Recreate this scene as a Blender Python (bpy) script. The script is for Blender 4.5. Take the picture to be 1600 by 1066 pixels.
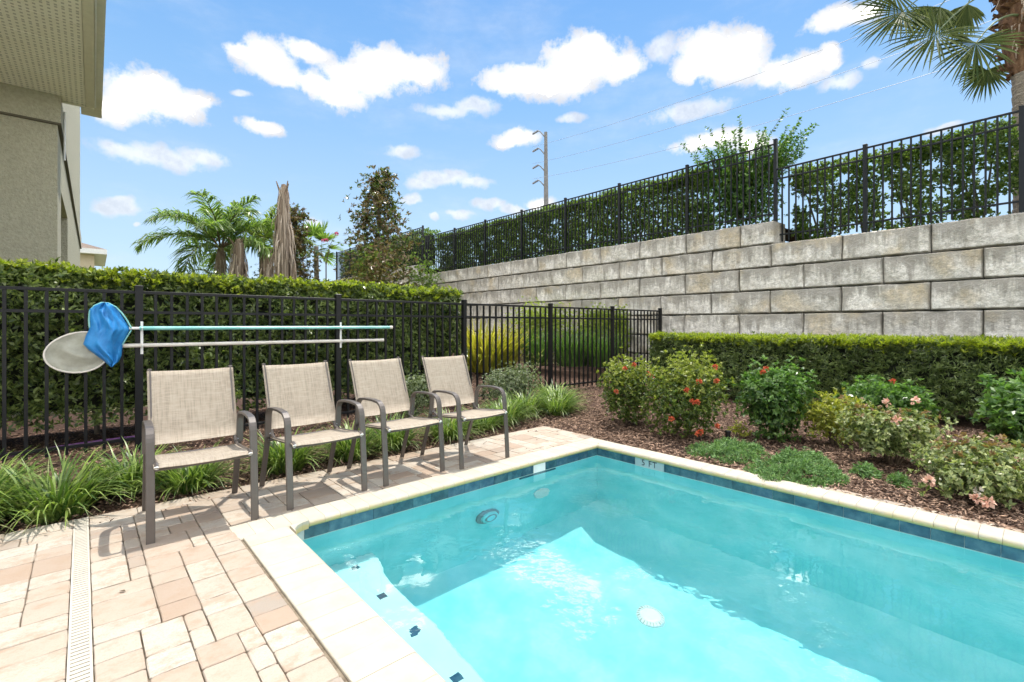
import bpy, math, random
import numpy as np
from mathutils import Vector

S = bpy.context.scene
for _o in list(bpy.data.objects):
    bpy.data.objects.remove(_o)
R = math.radians
random.seed(7)
rng = np.random.default_rng(11)

# ------------------------------------------------------------------ camera
cd = bpy.data.cameras.new('camera')
cam = bpy.data.objects.new('camera', cd)
S.collection.objects.link(cam)
cam.location = (0, 0, 1.2)
cam.rotation_euler = (R(90), 0, 0)
cd.sensor_width = 36
cd.lens = 16.875
cd.shift_y = -25 / 1600
cd.clip_start = .05
cd.clip_end = 3000
S.camera = cam

# ------------------------------------------------------------------ light
SUN_EL, SUN_AZ = R(71), R(28)          # azimuth clockwise from +Y
SKY_STRENGTH, EXPOSURE, SUN_ENERGY = .15, 1.46, 2.0
S.view_settings.view_transform = 'Standard'
S.view_settings.look = 'None'
S.view_settings.exposure = EXPOSURE
S.view_settings.gamma = 1
S.view_settings.use_curve_mapping = False
S.cycles.use_denoising = True
S.cycles.max_bounces = 10
S.cycles.transparent_max_bounces = 12
S.cycles.sample_clamp_indirect = 6

ld = bpy.data.lights.new('sun', 'SUN')
ld.energy = SUN_ENERGY
ld.angle = R(.5)
ld.color = (1, .955, .88)
ld.cycles.is_caustics_light = True
sun = bpy.data.objects.new('sun', ld)
S.collection.objects.link(sun)
sun.location = (0, 0, 30)
sv = Vector((math.sin(SUN_AZ) * math.cos(SUN_EL), math.cos(SUN_AZ) * math.cos(SUN_EL), math.sin(SUN_EL)))
sun.rotation_euler = (-sv).to_track_quat('-Z', 'Y').to_euler()

# ------------------------------------------------------------------ world: Nishita sky and fair-weather clouds
W = bpy.data.worlds.new('World')
S.world = W
W.use_nodes = True
wn = W.node_tree
wn.nodes.clear()

class NT:
    """tiny helper to write node trees"""
    def __init__(s, t): s.t = t
    def add(s, typ, props=None, **inp):
        n = s.t.nodes.new(typ)
        for k, v in (props or {}).items(): setattr(n, k, v)
        for k, v in inp.items():
            key = int(k[1:]) if k[0] == '_' else k.replace('__', ' ')
            s.set(n.inputs[key], v)
        return n
    def set(s, sock, v):
        if isinstance(v, bpy.types.NodeSocket): s.t.links.new(v, sock)
        elif isinstance(v, bpy.types.Node): s.t.links.new(v.outputs[0], sock)
        else:
            if sock.type == 'RGBA' and len(v) == 3: v = (*v, 1)
            sock.default_value = v
    def math(s, op, a, b=0., c=0., clamp=False):
        n = s.add('ShaderNodeMath', {'operation': op, 'use_clamp': clamp}, _0=a, _1=b)
        if op in ('MULTIPLY_ADD', 'SMOOTH_MIN'): s.set(n.inputs[2], c)
        return n.outputs[0]
    def vec(s, op, a, b=(0, 0, 0), c=None):
        n = s.add('ShaderNodeVectorMath', {'operation': op}, _0=a, _1=b)
        if c is not None: s.set(n.inputs[2], c)
        return n
    def mix(s, f, a, b, typ='MIX'):
        n = s.add('ShaderNodeMix', {'data_type': 'RGBA', 'blend_type': typ})
        s.set(n.inputs[0], f); s.set(n.inputs[6], a); s.set(n.inputs[7], b)
        return n.outputs[2]
    def ramp(s, f, stops, interp='LINEAR'):
        n = s.add('ShaderNodeValToRGB', _0=f)
        n.color_ramp.interpolation = interp
        e = n.color_ramp.elements
        while len(e) < len(stops): e.new(.5)
        for el, (p, c) in zip(e, stops):
            el.position = p
            el.color = (*c, 1) if len(c) == 3 else c
        return n.outputs[0]
    def maprange(s, v, a, b, c=0., d=1., smooth=True):
        n = s.add('ShaderNodeMapRange', {'interpolation_type': 'SMOOTHSTEP' if smooth else 'LINEAR'}, _0=v, _1=a, _2=b, _3=c, _4=d)
        return n.outputs[0]

w = NT(wn)
sky = w.add('ShaderNodeTexSky', {'sky_type': 'NISHITA', 'sun_disc': False, 'sun_elevation': SUN_EL, 'sun_rotation': SUN_AZ,
                                 'air_density': 1.0, 'dust_density': .3, 'ozone_density': 1.6})
tc = w.add('ShaderNodeTexCoord').outputs['Generated']
sep = w.add('ShaderNodeSeparateXYZ', _0=tc)
az = w.math('ARCTAN2', sep.outputs[0], sep.outputs[1])
el = w.math('ARCSINE', sep.outputs[2])
P = w.add('ShaderNodeCombineXYZ', _0=az, _1=el).outputs[0]
# centre azimuth, centre elevation, half width, half height (radians)
CLOUD0 = [(-0.662, 0.36, 0.053, 0.04), (-0.62, 0.361, 0.053, 0.028), (-0.687, 0.335, 0.041, 0.026), (-0.641, 0.379, 0.035, 0.024), (-0.588, 0.368,
          0.026, 0.013), (-0.469, 0.457, 0.06, 0.032), (-0.403, 0.483, 0.052, 0.019), (-0.505, 0.458, 0.047, 0.013), (-0.448, 0.441, 0.056, 0.021),
          (-0.248, 0.48, 0.096, 0.038), (-0.31, 0.458, 0.087, 0.036), (-0.346, 0.427, 0.06, 0.027), (-0.185, 0.481, 0.059, 0.026), (-0.381, 0.438,
          0.053, 0.022), (-0.279, 0.492, 0.05, 0.024), (0.133, 0.505, 0.09, 0.042), (0.04, 0.472, 0.099, 0.035), (0, 0.467, 0.073, 0.027), (0.172,
          0.497, 0.076, 0.036), (0.229, 0.482, 0.056, 0.026), (0.106, 0.475, 0.091, 0.035), (0.159, 0.523, 0.045, 0.021), (0.392, 0.48, 0.066, 0.047),
          (0.448, 0.48, 0.042, 0.035), (0.437, 0.453, 0.064, 0.033), (0.54, 0.427, 0.052, 0.024), (0.357, 0.461, 0.04, 0.026), (0.579, 0.432, 0.018,
          0.022), (0.505, 0.433, 0.045, 0.023), (0.588, 0.483, 0.045, 0.019), (0.628, 0.48, 0.034, 0.015), (-0.482, 0.349, 0.041, 0.013), (0.013,
          0.37, 0.051, 0.018), (-0.013, 0.364, 0.029, 0.012), (0.06, 0.248, 0.034, 0.017), (0.392, 0.339, 0.088, 0.017), (0.458, 0.326, 0.042, 0.019)]
CLOUD1 = [(-0.654, 0.278, 0.057, 0.018), (-0.606, 0.276, 0.051, 0.016), (-0.569, 0.289, 0.039, 0.014), (-0.683, 0.282, 0.033, 0.011), (-0.146, 0.292,
          0.072, 0.017), (-0.086, 0.284, 0.046, 0.012), (-0.191, 0.278, 0.032, 0.014), (-0.21, 0.25, 0.028, 0.009), (-0.225, 0.337, 0.036, 0.014),
          (0.122, 0.406, 0.031, 0.009), (0.357, 0.394, 0.079, 0.017), (-0.133, 0.418, 0.066, 0.015), (-0.08, 0.428, 0.053, 0.017), (-0.519, 0.393,
          0.016, 0.006), (-0.691, 0.189, 0.028, 0.014), (-0.687, 0.199, 0.019, 0.01), (-0.39, 0.192, 0.018, 0.009), (-0.106, 0.225, 0.029, 0.008),
          (-0.047, 0.244, 0.035, 0.011), (0, 0.236, 0.04, 0.01), (-0.159, 0.218, 0.013, 0.008), (0.729, 0.298, 0.022, 0.007), (0.637, 0.412, 0.014,
          0.008), (0.31, 0.5, 0.031, 0.023), (0.597, 0.4, 0.027, 0.013), (-0.665, 0.162, 0.006, 0.005)]
warp = w.add('ShaderNodeTexNoise', {'noise_dimensions': '3D'}, Vector=tc, Scale=9., Detail=5., Roughness=.6)
wv = w.vec('MULTIPLY_ADD', warp.outputs['Color'], (.055, .04, 0), w.vec('ADD', P, (-.0275, -.02, 0)).outputs[0]).outputs[0]
def cloud_field(lst):
    cur = None
    for a_, e_, ra, re in lst:
        q = w.vec('MULTIPLY_ADD', wv, (1 / ra, 1 / re, 0), (-a_ / ra, -e_ / re, 0))
        l = w.vec('LENGTH', q.outputs[0]).outputs[1]
        cur = l if cur is None else w.add('ShaderNodeMath', {'operation': 'SMOOTH_MIN'}, _0=cur, _1=l, _2=.25).outputs[0]
    return cur
fine = w.add('ShaderNodeTexNoise', Vector=tc, Scale=26., Detail=8., Roughness=.62, Lacunarity=2.1)
fz = w.math('SUBTRACT', fine.outputs['Fac'], .5)
d0 = w.math('MULTIPLY_ADD', fz, 1.9, cloud_field(CLOUD0))
d1 = w.math('MULTIPLY_ADD', fz, 2.2, cloud_field(CLOUD1))
# unseen clouds outside the azimuths listed above, added with denser cover for fill light
far = w.add('ShaderNodeTexNoise', Vector=w.vec('MULTIPLY', tc, (1, 1, 2.4)).outputs[0], Scale=3.2, Detail=7., Roughness=.55)
out_mask = w.maprange(w.math('ABSOLUTE', az), .86, 1.0)
mfar = w.math('MULTIPLY', w.maprange(far.outputs['Fac'], .47, .57), out_mask)
m0 = w.maprange(d0, 1.16, .6)
m1 = w.math('MULTIPLY', w.maprange(d1, 1.25, .45), .72)
up = w.maprange(sep.outputs[2], .0, .06)
mask = w.math('MULTIPLY', w.math('MAXIMUM', w.math('MAXIMUM', m0, m1), mfar), up)
veil = w.add('ShaderNodeTexNoise', Vector=w.vec('MULTIPLY', tc, (1, 1, 3)).outputs[0], Scale=4., Detail=6., Roughness=.6)
veilm = w.math('MULTIPLY', w.maprange(veil.outputs['Fac'], .45, .8), .22)
mask = w.math('MAXIMUM', mask, w.math('MULTIPLY', veilm, up))
core = w.math('MAXIMUM', w.maprange(d0, .56, .05), w.math('MULTIPLY', w.maprange(far.outputs['Fac'], .52, .6), out_mask))
shade = w.maprange(fine.outputs['Fac'], .3, .65)
ccol = w.mix(core, w.mix(shade, (1.95, 2.0, 2.14), (2.8, 2.8, 2.8)), (20., 19., 17.2))  # cloud cores set far brighter than the edges, as fill light
aero = w.ramp(w.math('DIVIDE', el, 1.5708, clamp=True), [(0., (1.3, 1.65, 2.1)), (.13, (1.05, 1.55, 2.1)), (.27, (.58, 1.2, 2.05)), (.4, (.32, .92, 1.95)), (1., (.3, .85, 1.8))])
skyc = w.mix(.87, sky.outputs[0], aero)
col = w.mix(mask, skyc, ccol)
bg = w.add('ShaderNodeBackground', Color=col, Strength=SKY_STRENGTH)
w.add('ShaderNodeOutputWorld', Surface=bg.outputs[0])
W.cycles.sampling_method = 'MANUAL'
W.cycles.sample_map_resolution = 1024

# ------------------------------------------------------------------ frames
PHI = math.atan2(.6665, .7455)
K = np.array([.8635, 4.877])
A2 = np.array([math.cos(PHI), math.sin(PHI)])
C2 = np.array([math.sin(PHI), -math.cos(PHI)])
def pf(s, w_, z=0.):
    """pool frame: s metres from the far pool wall, w_ metres from the right pool wall"""
    p = K + s * C2 - w_ * A2
    return (float(p[0]), float(p[1]), z)

# ------------------------------------------------------------------ object helpers
COL = S.collection
def link(o, parent=None):
    COL.objects.link(o)
    if parent is not None: o.parent = parent
    return o
def thing(name, label, cat, loc=(0, 0, 0), rz=0., group=None):
    o = bpy.data.objects.new(name, None)
    o.empty_display_size = .1
    link(o)
    o.location = loc; o.rotation_euler = (0, 0, rz)
    o['label'] = label; o['category'] = cat
    if group: o['group'] = group
    return o
def tag(o, label, cat, group=None):
    o['label'] = label; o['category'] = cat
    if group: o['group'] = group
    return o
def struct_root(name, loc=(0, 0, 0), rz=0.):
    o = bpy.data.objects.new(name, None)
    link(o); o.location = loc; o.rotation_euler = (0, 0, rz); o['kind'] = 'structure'
    return o

class MB:
    def __init__(s): s.v = []; s.f = []
    def box(s, x0, x1, y0, y1, z0, z1):
        b = len(s.v)
        s.v += [(x, y, z) for x in (x0, x1) for y in (y0, y1) for z in (z0, z1)]
        s.f += [tuple(b + i for i in q) for q in ((0, 1, 3, 2), (4, 6, 7, 5), (0, 4, 5, 1), (2, 3, 7, 6), (0, 2, 6, 4), (1, 5, 7, 3))]
        return s
    def cbox(s, x0, x1, y0, y1, z0, z1, c):
        """box with its top edges chamfered by c"""
        b = len(s.v)
        for z, i in ((z0, 0), (z1 - c, 0), (z1, c)):
            s.v += [(x0 + i, y0 + i, z), (x1 - i, y0 + i, z), (x1 - i, y1 - i, z), (x0 + i, y1 - i, z)]
        for r in (0, 4):
            for k in range(4):
                s.f.append((b + r + k, b + r + (k + 1) % 4, b + r + 4 + (k + 1) % 4, b + r + 4 + k))
        s.f += [(b + 3, b + 2, b + 1, b), (b + 8, b + 9, b + 10, b + 11)]
        return s
    def tube(s, path, r, n=8, cap=True):
        path = [Vector(p) for p in path]
        rr = r if hasattr(r, '__len__') else [r] * len(path)
        b = len(s.v)
        up = None
        for i, p in enumerate(path):
            t = (path[min(i + 1, len(path) - 1)] - path[max(i - 1, 0)]).normalized()
            if up is None:
                up = Vector((0, 0, 1)) if abs(t.z) < .9 else Vector((1, 0, 0))
            x = t.cross(up).normalized(); up = x.cross(t).normalized()
            for k in range(n):
                a = 2 * math.pi * k / n
                s.v.append(tuple(p + (x * math.cos(a) + up * math.sin(a)) * rr[i]))
        for i in range(len(path) - 1):
            for k in range(n):
                s.f.append((b + i * n + k, b + i * n + (k + 1) % n, b + (i + 1) * n + (k + 1) % n, b + (i + 1) * n + k))
        if cap:
            s.f.append(tuple(b + k for k in reversed(range(n))))
            e = b + (len(path) - 1) * n
            s.f.append(tuple(e + k for k in range(n)))
        return s
    def bar(s, path, wid, th, c=.003):
        """flat bar whose width runs along local x; path in the (y, z) plane"""
        b = len(s.v); n = len(path)
        prof = [(-wid / 2, -th / 2 + c), (-wid / 2 + c, -th / 2), (wid / 2 - c, -th / 2), (wid / 2, -th / 2 + c),
                (wid / 2, th / 2 - c), (wid / 2 - c, th / 2), (-wid / 2 + c, th / 2), (-wid / 2, th / 2 - c)]
        for i, (x, y, z) in enumerate(path):
            a = path[min(i + 1, n - 1)]; q = path[max(i - 1, 0)]
            t = Vector((0, a[1] - q[1], a[2] - q[2])).normalized()
            nn = Vector((0, -t.z, t.y))
            for px, pn in prof: s.v.append((x + px, y + nn.y * pn, z + nn.z * pn))
        for i in range(n - 1):
            for k in range(8):
                s.f.append((b + i * 8 + k, b + i * 8 + (k + 1) % 8, b + i * 8 + 8 + (k + 1) % 8, b + i * 8 + 8 + k))
        s.f.append(tuple(b + k for k in reversed(range(8)))); s.f.append(tuple(b + (n - 1) * 8 + k for k in range(8)))
        return s
    def extrude(s, prof, x0, x1):
        """profile in (y, z), extruded along x"""
        b = len(s.v); n = len(prof)
        for x in (x0, x1): s.v += [(x, y, z) for y, z in prof]
        for k in range(n): s.f.append((b + k, b + (k + 1) % n, b + n + (k + 1) % n, b + n + k))
        s.f.append(tuple(b + k for k in reversed(range(n)))); s.f.append(tuple(b + n + k for k in range(n)))
        return s
    def disc(s, c, nrm, prof, n=24):
        """lathe: prof = [(radius, height)] about axis nrm through c"""
        c = Vector(c); ax = Vector(nrm).normalized()
        x = ax.orthogonal().normalized(); y = ax.cross(x)
        b = len(s.v)
        for r, h in prof:
            for k in range(n):
                a = 2 * math.pi * k / n
                s.v.append(tuple(c + ax * h + (x * math.cos(a) + y * math.sin(a)) * r))
        for i in range(len(prof) - 1):
            for k in range(n):
                s.f.append((b + i * n + k, b + i * n + (k + 1) % n, b + (i + 1) * n + (k + 1) % n, b + (i + 1) * n + k))
        s.f.append(tuple(b + (len(prof) - 1) * n + k for k in range(n)))
        return s
    def mesh(s, name, m, smooth=False):
        me = bpy.data.meshes.new(name)
        me.from_pydata(s.v, [], s.f)
        if m: me.materials.append(m)
        if smooth: me.shade_smooth()
        return me
    def build(s, name, m, parent=None, smooth=False, loc=None, rot=None):
        return inst(name, s.mesh(name, m, smooth), parent, loc, rot)

def inst(name, me, parent=None, loc=None, rot=None):
    o = bpy.data.objects.new(name, me)
    link(o, parent)
    if loc is not None: o.location = loc
    if rot is not None: o.rotation_euler = rot
    return o
def autosmooth(o, ang=40):
    o.data.shade_smooth()
    o.data.set_sharp_from_angle(angle=R(ang))
    return o
def np_mesh(name, V, F, m):
    me = bpy.data.meshes.new(name)
    V = np.ascontiguousarray(V, dtype=np.float32); F = np.ascontiguousarray(F, dtype=np.int32)
    n, k = F.shape
    me.vertices.add(len(V)); me.vertices.foreach_set('co', V.ravel())
    me.loops.add(n * k); me.loops.foreach_set('vertex_index', F.ravel())
    me.polygons.add(n); me.polygons.foreach_set('loop_start', np.arange(0, n * k, k, dtype=np.int32))
    me.update(calc_edges=True)
    me.materials.append(m)
    return me

# ------------------------------------------------------------------ materials
def mat(name, stops, scale=3., detail=6., rough=.8, bump=None, jitter=.0, hue=0., stretch=(1, 1, 1), coord='Object', spec=.35, extra=None, metal=0.):
    m = bpy.data.materials.new(name); m.use_nodes = True
    t = NT(m.node_tree); t.t.nodes.clear()
    tcn = t.add('ShaderNodeTexCoord'); oi = t.add('ShaderNodeObjectInfo')
    if coord == 'World': base = t.add('ShaderNodeNewGeometry').outputs['Position']
    else:
        base = t.vec('ADD', tcn.outputs['Object'], t.vec('SCALE', (37., 53., 71.)).outputs[0]).outputs[0]
        sc = base.node.inputs[1].links[0].from_node; t.set(sc.inputs[3], oi.outputs['Random'])
    cv = t.vec('MULTIPLY', base, stretch).outputs[0]
    nz = t.add('ShaderNodeTexNoise', Vector=cv, Scale=float(scale), Detail=float(detail), Roughness=.6)
    c = t.ramp(nz.outputs['Fac'], stops)
    if jitter or hue:
        v = t.maprange(oi.outputs['Random'], 0., 1., 1 - jitter, 1 + jitter, False)
        h = t.maprange(t.math('FRACT', t.math('MULTIPLY', oi.outputs['Random'], 17.3)), 0., 1., .5 - hue, .5 + hue, False)
        c = t.add('ShaderNodeHueSaturation', Hue=h, Value=v, Color=c).outputs[0]
    bs = t.add('ShaderNodeBsdfPrincipled', Roughness=float(rough), Metallic=float(metal))
    bs.inputs['Specular IOR Level'].default_value = spec
    if extra: c = extra(t, c, base, oi) or c
    t.set(bs.inputs['Base Color'], c)
    if bump:
        bn = t.add('ShaderNodeTexNoise', Vector=base, Scale=float(bump[0]), Detail=6., Roughness=.65)
        bp = t.add('ShaderNodeBump', Strength=float(bump[1]), Distance=float(bump[2]), Height=bn.outputs['Fac'])
        t.set(bs.inputs['Normal'], bp.outputs[0])
    t.add('ShaderNodeOutputMaterial', Surface=bs.outputs[0])
    return m
def flat(name, c, rough=.5, spec=.5, metal=0., jit=.06, bump=None):
    lo = tuple(x * (1 - jit) for x in c); hi = tuple(min(1, x * (1 + jit)) for x in c)
    return mat(name, [(.3, lo), (.7, hi)], 12., 4., rough, bump, spec=spec, metal=metal)
def leafmat(name, dark, light, trans=.35, rough=.45, back=None, tcol=None, spec=.4):
    m = bpy.data.materials.new(name); m.use_nodes = True
    t = NT(m.node_tree); t.t.nodes.clear()
    g = t.add('ShaderNodeNewGeometry')
    mid = tuple((a + b) / 2 for a, b in zip(dark, light))
    c = t.ramp(g.outputs['Random Per Island'], [(0., dark), (.55, mid), (1., light)])
    if back: c = t.mix(g.outputs['Backfacing'], c, back)
    bs = t.add('ShaderNodeBsdfPrincipled', Roughness=rough); t.set(bs.inputs['Base Color'], c)
    bs.inputs['Specular IOR Level'].default_value = spec
    tr = t.add('ShaderNodeBsdfTranslucent', Color=t.mix(1., c, tcol or (1.3, 1.5, .6), 'MULTIPLY'))
    mx = t.add('ShaderNodeMixShader', _0=trans, _1=bs.outputs[0], _2=tr.outputs[0])
    t.add('ShaderNodeOutputMaterial', Surface=mx.outputs[0])
    return m

def grain_extra(scale, dark, amount):
    def f(t, c, base, oi):
        n = t.add('ShaderNodeTexNoise', Vector=base, Scale=float(scale), Detail=3., Roughness=.7)
        return t.mix(t.math('MULTIPLY', t.maprange(n.outputs['Fac'], .52, .72), amount), c, dark)
    return f

M = {}
def paver_extra(t, c, base, oi):
    r = t.math('FRACT', t.math('MULTIPLY', oi.outputs['Random'], 7.7))
    tint = t.ramp(r, [(0., (.44, .4, .335)), (.28, (.42, .355, .285)), (.5, (.36, .28, .21)), (.65, (.46, .42, .36)), (.8, (.33, .225, .155)), (1., (.27, .225, .185))])
    c = t.mix(.74, c, tint)
    n = t.add('ShaderNodeTexNoise', Vector=t.vec('MULTIPLY', base, (1, 1.35, 1)).outputs[0], Scale=7.5, Detail=9., Roughness=.78)
    c = t.mix(t.math('MULTIPLY', t.maprange(n.outputs['Fac'], .46, .66), .78), c, (.33, .235, .165))
    n2 = t.add('ShaderNodeTexNoise', Vector=base, Scale=160., Detail=2.)
    return t.mix(t.math('MULTIPLY', t.maprange(n2.outputs['Fac'], .48, .7), .5), c, (.34, .27, .21))
M['paver'] = mat('paver_concrete', [(.3, (.36, .31, .245)), (.55, (.415, .38, .32)), (.75, (.46, .43, .375))], 5., 6., .88, (60., .35, .004), extra=paver_extra, jitter=.07)
M['deck'] = mat('pale_concrete', [(.3, (.46, .42, .36)), (.7, (.56, .51, .45))], 3., 6., .9)
M['sand'] = mat('joint_sand', [(.3, (.13, .1, .07)), (.7, (.28, .23, .165))], 30., 5., .95)
def coping_extra(t, c, base, oi):
    z = t.add('ShaderNodeSeparateXYZ', _0=t.add('ShaderNodeTexCoord').outputs['Object']).outputs[2]
    n = t.add('ShaderNodeTexNoise', Vector=base, Scale=18., Detail=4.)
    f = t.maprange(t.math('MULTIPLY_ADD', n.outputs['Fac'], -.03, z), -.022, -.045)
    c = t.mix(t.math('MULTIPLY', f, .8), c, (.52, .4, .15))
    f2 = t.maprange(t.math('MULTIPLY_ADD', n.outputs['Fac'], -.02, z), -.052, -.066)
    return t.mix(t.math('MULTIPLY', f2, .55), c, (.3, .33, .16))
M['coping'] = mat('coping_stone', [(.3, (.42, .37, .285)), (.7, (.48, .435, .355))], 7., 5., .8, (50., .2, .003), jitter=.035, extra=coping_extra)
def wall_extra(t, c, base, oi):
    pos = t.add('ShaderNodeNewGeometry').outputs['Position']
    oz = t.add('ShaderNodeSeparateXYZ', _0=t.add('ShaderNodeTexCoord').outputs['Object']).outputs[2]
    st = t.add('ShaderNodeTexNoise', Vector=t.vec('MULTIPLY', base, (1, 1, .1)).outputs[0], Scale=7., Detail=7., Roughness=.72)
    top = t.maprange(oz, .02, .46)
    drip = t.maprange(t.math('MULTIPLY_ADD', top, .24, st.outputs['Fac']), .53, .72)
    bl = t.add('ShaderNodeTexNoise', Vector=base, Scale=2.6, Detail=6., Roughness=.7)
    blot = t.maprange(bl.outputs['Fac'], .46, .68)
    c = t.mix(t.math('MULTIPLY', drip, .68), c, (.17, .15, .125))
    c = t.mix(t.math('MULTIPLY', blot, .3), c, (.36, .34, .3))
    ye = t.add('ShaderNodeTexNoise', Vector=base, Scale=1.7, Detail=3.)
    c = t.mix(t.math('MULTIPLY', t.maprange(ye.outputs['Fac'], .52, .7), .6), c, (.58, .47, .3))
    g = t.add('ShaderNodeTexNoise', Vector=base, Scale=45., Detail=4., Roughness=.7)
    c = t.mix(t.math('MULTIPLY', t.maprange(g.outputs['Fac'], .55, .75), .35), c, (.1, .1, .09))
    rk = t.add('ShaderNodeTexNoise', Vector=base, Scale=13., Detail=9., Roughness=.75)
    c = t.mix(t.math('MULTIPLY', t.maprange(rk.outputs['Fac'], .56, .42), .5), c, (.36, .335, .29))  # dark mottling in the colour stands in for shade in the rough relief
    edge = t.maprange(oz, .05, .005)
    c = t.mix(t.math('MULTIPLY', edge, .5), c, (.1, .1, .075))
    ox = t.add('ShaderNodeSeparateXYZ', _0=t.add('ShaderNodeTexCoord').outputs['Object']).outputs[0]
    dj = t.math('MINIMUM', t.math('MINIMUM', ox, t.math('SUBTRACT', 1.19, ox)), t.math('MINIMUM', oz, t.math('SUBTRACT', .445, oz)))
    grime_shade = t.maprange(t.math('MULTIPLY_ADD', rk.outputs['Fac'], .09, dj), .095, .03)  # grime plus shadow lines painted into the colour along the block edges
    return t.mix(t.math('MULTIPLY', grime_shade, .42), c, (.2, .185, .15))
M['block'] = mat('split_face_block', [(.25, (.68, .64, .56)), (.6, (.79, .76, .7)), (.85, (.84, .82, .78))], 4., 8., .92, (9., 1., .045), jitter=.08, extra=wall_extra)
M['blockcore'] = flat('wall_joint', (.035, .033, .028), .95)
M['iron'] = flat('black_powder_coat', (.007, .007, .008), .45, .3)
M['iron2'] = flat('black_powder_coat_faded', (.009, .011, .013), .5, .3)
M['tile'] = mat('blue_slate_tile', [(.3, (.012, .04, .07)), (.5, (.03, .085, .12)), (.72, (.075, .15, .18))], 14., 7., .18, jitter=.25, hue=.015, spec=.6)
M['grout'] = flat('white_grout', (.6, .6, .56), .8)
M['white'] = flat('white_plastic', (.72, .72, .7), .4)
M['grate'] = flat('cream_grate_plastic', (.5, .455, .38), .55)
M['marker'] = flat('white_marker_tile', (.3, .4, .42), .3)
M['ink'] = flat('black_lettering', (.012, .014, .02), .5)
M['plaster'] = mat('aqua_pool_plaster', [(.3, (.2, .63, .655)), (.52, (.29, .69, .72)), (.7, (.4, .75, .775))], 3., 9., .9)
M['plaster2'] = mat('shallow_look_plaster', [(.3, (.5, .76, .76)), (.55, (.58, .81, .81)), (.75, (.64, .84, .83))], 3., 9., .9)  # same plaster as the pool; lighter look under shallow water put into the colour
M['mulch'] = mat('mulch_soil', [(.3, (.03, .016, .011)), (.5, (.08, .043, .028)), (.7, (.15, .085, .055))], 38., 6., .95, (40., 1., .03))
M['earth'] = mat('dry_grass_ground', [(.3, (.07, .09, .03)), (.7, (.16, .15, .07))], 1.5, 8., .95)
M['frame'] = flat('bronze_brown_metal', (.1, .085, .075), .38, .5, .25)
def sling_extra(t, c, base, oi):
    u = t.add('ShaderNodeTexNoise', Vector=t.vec('MULTIPLY', base, (140, 10, 6)).outputs[0], Scale=1., Detail=2.)
    h = t.add('ShaderNodeTexNoise', Vector=t.vec('MULTIPLY', base, (8, 120, 150)).outputs[0], Scale=1., Detail=2.)
    c = t.mix(t.math('MULTIPLY', t.maprange(u.outputs['Fac'], .42, .68), .7), c, (.23, .19, .145))
    return t.mix(t.math('MULTIPLY', t.maprange(h.outputs['Fac'], .45, .65), .4), c, (.43, .375, .3))
M['sling'] = mat('tan_sling_fabric', [(.3, (.31, .26, .2)), (.7, (.365, .31, .245))], 30., 4., .85, (400., .2, .001), extra=sling_extra)
M['stucco'] = mat('olive_stucco', [(.3, (.35, .335, .25)), (.5, (.41, .39, .295)), (.7, (.46, .44, .335))], 26., 8., .95, (32., 1., .03))
M['stucco2'] = mat('beige_stucco', [(.3, (.5, .42, .3)), (.7, (.56, .48, .35))], 2.5, 6., .95, (45., .5, .02))
M['trim'] = flat('olive_trim_paint', (.62, .59, .45), .6)
M['trimdark'] = flat('dark_trim_line', (.09, .08, .055), .8)
def soffit_extra(t, c, base, oi):
    x = t.add('ShaderNodeSeparateXYZ', _0=t.add('ShaderNodeTexCoord').outputs['Object'])
    fx = t.math('FRACT', t.math('MULTIPLY', x.outputs[0], 14.))
    fy = t.math('FRACT', t.math('MULTIPLY', x.outputs[1], 19.))
    d = t.math('MULTIPLY', t.math('MULTIPLY', t.maprange(fx, .25, .35), t.maprange(fx, .78, .68)), t.math('MULTIPLY', t.maprange(fy, .22, .32), t.maprange(fy, .75, .65)))
    return t.mix(t.math('MULTIPLY', d, .5), c, (.1, .09, .06))
M['soffit'] = mat('vented_soffit', [(.3, (.78, .755, .62)), (.7, (.82, .795, .67))], 3., 3., .6, extra=soffit_extra)
M['rooftile'] = mat('brown_shingle', [(.3, (.12, .09, .07)), (.7, (.22, .17, .14))], 8., 5., .9)
M['whitepaint'] = flat('white_paint', (.7, .7, .68), .5)
M['bark'] = mat('grey_bark', [(.3, (.09, .075, .06)), (.7, (.22, .19, .155))], 14., 7., .95, (30., .8, .02), stretch=(1, 1, .3))
M['palmbark'] = mat('palm_bark', [(.3, (.16, .13, .1)), (.55, (.28, .24, .19)), (.75, (.36, .31, .25))], 14., 7., .95, (30., 1., .03), stretch=(1, 1, 3))
M['boot'] = mat('old_palm_boots', [(.3, (.07, .035, .02)), (.55, (.2, .11, .06)), (.75, (.34, .22, .13))], 6., 6., .95, (30., 1., .02), stretch=(2, 2, .5))
M['deadfrond'] = leafmat('dead_frond', (.24, .18, .13), (.6, .5, .39), .2, .8, tcol=(1, .9, .7))
M['deadtrunk'] = mat('dead_palm_trunk', [(.3, (.15, .1, .07)), (.7, (.34, .26, .19))], 6., 6., .95, (25., 1., .03), stretch=(2, 2, .35))
M['stem'] = flat('brown_stem', (.11, .075, .045), .85, jit=.25)
M['concrete'] = mat('pole_concrete', [(.3, (.17, .165, .16)), (.7, (.25, .245, .235))], 2., 5., .9)
M['greyteal'] = flat('grey_light_rim', (.2, .27, .28), .5)
M['steel'] = flat('galvanised_steel', (.3, .31, .33), .45, metal=.6)
M['wire'] = flat('grey_cable', (.3, .34, .4), .5)
M['purple'] = flat('purple_hose_rubber', (.3, .12, .36), .35)
M['teal'] = mat('teal_painted_pole', [(.3, (.12, .42, .4)), (.7, (.3, .6, .56))], 5., 5., .35, spec=.6)
M['cream'] = mat('cream_painted_pole', [(.35, (.62, .57, .5)), (.7, (.72, .68, .62))], 6., 5., .4)
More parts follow.
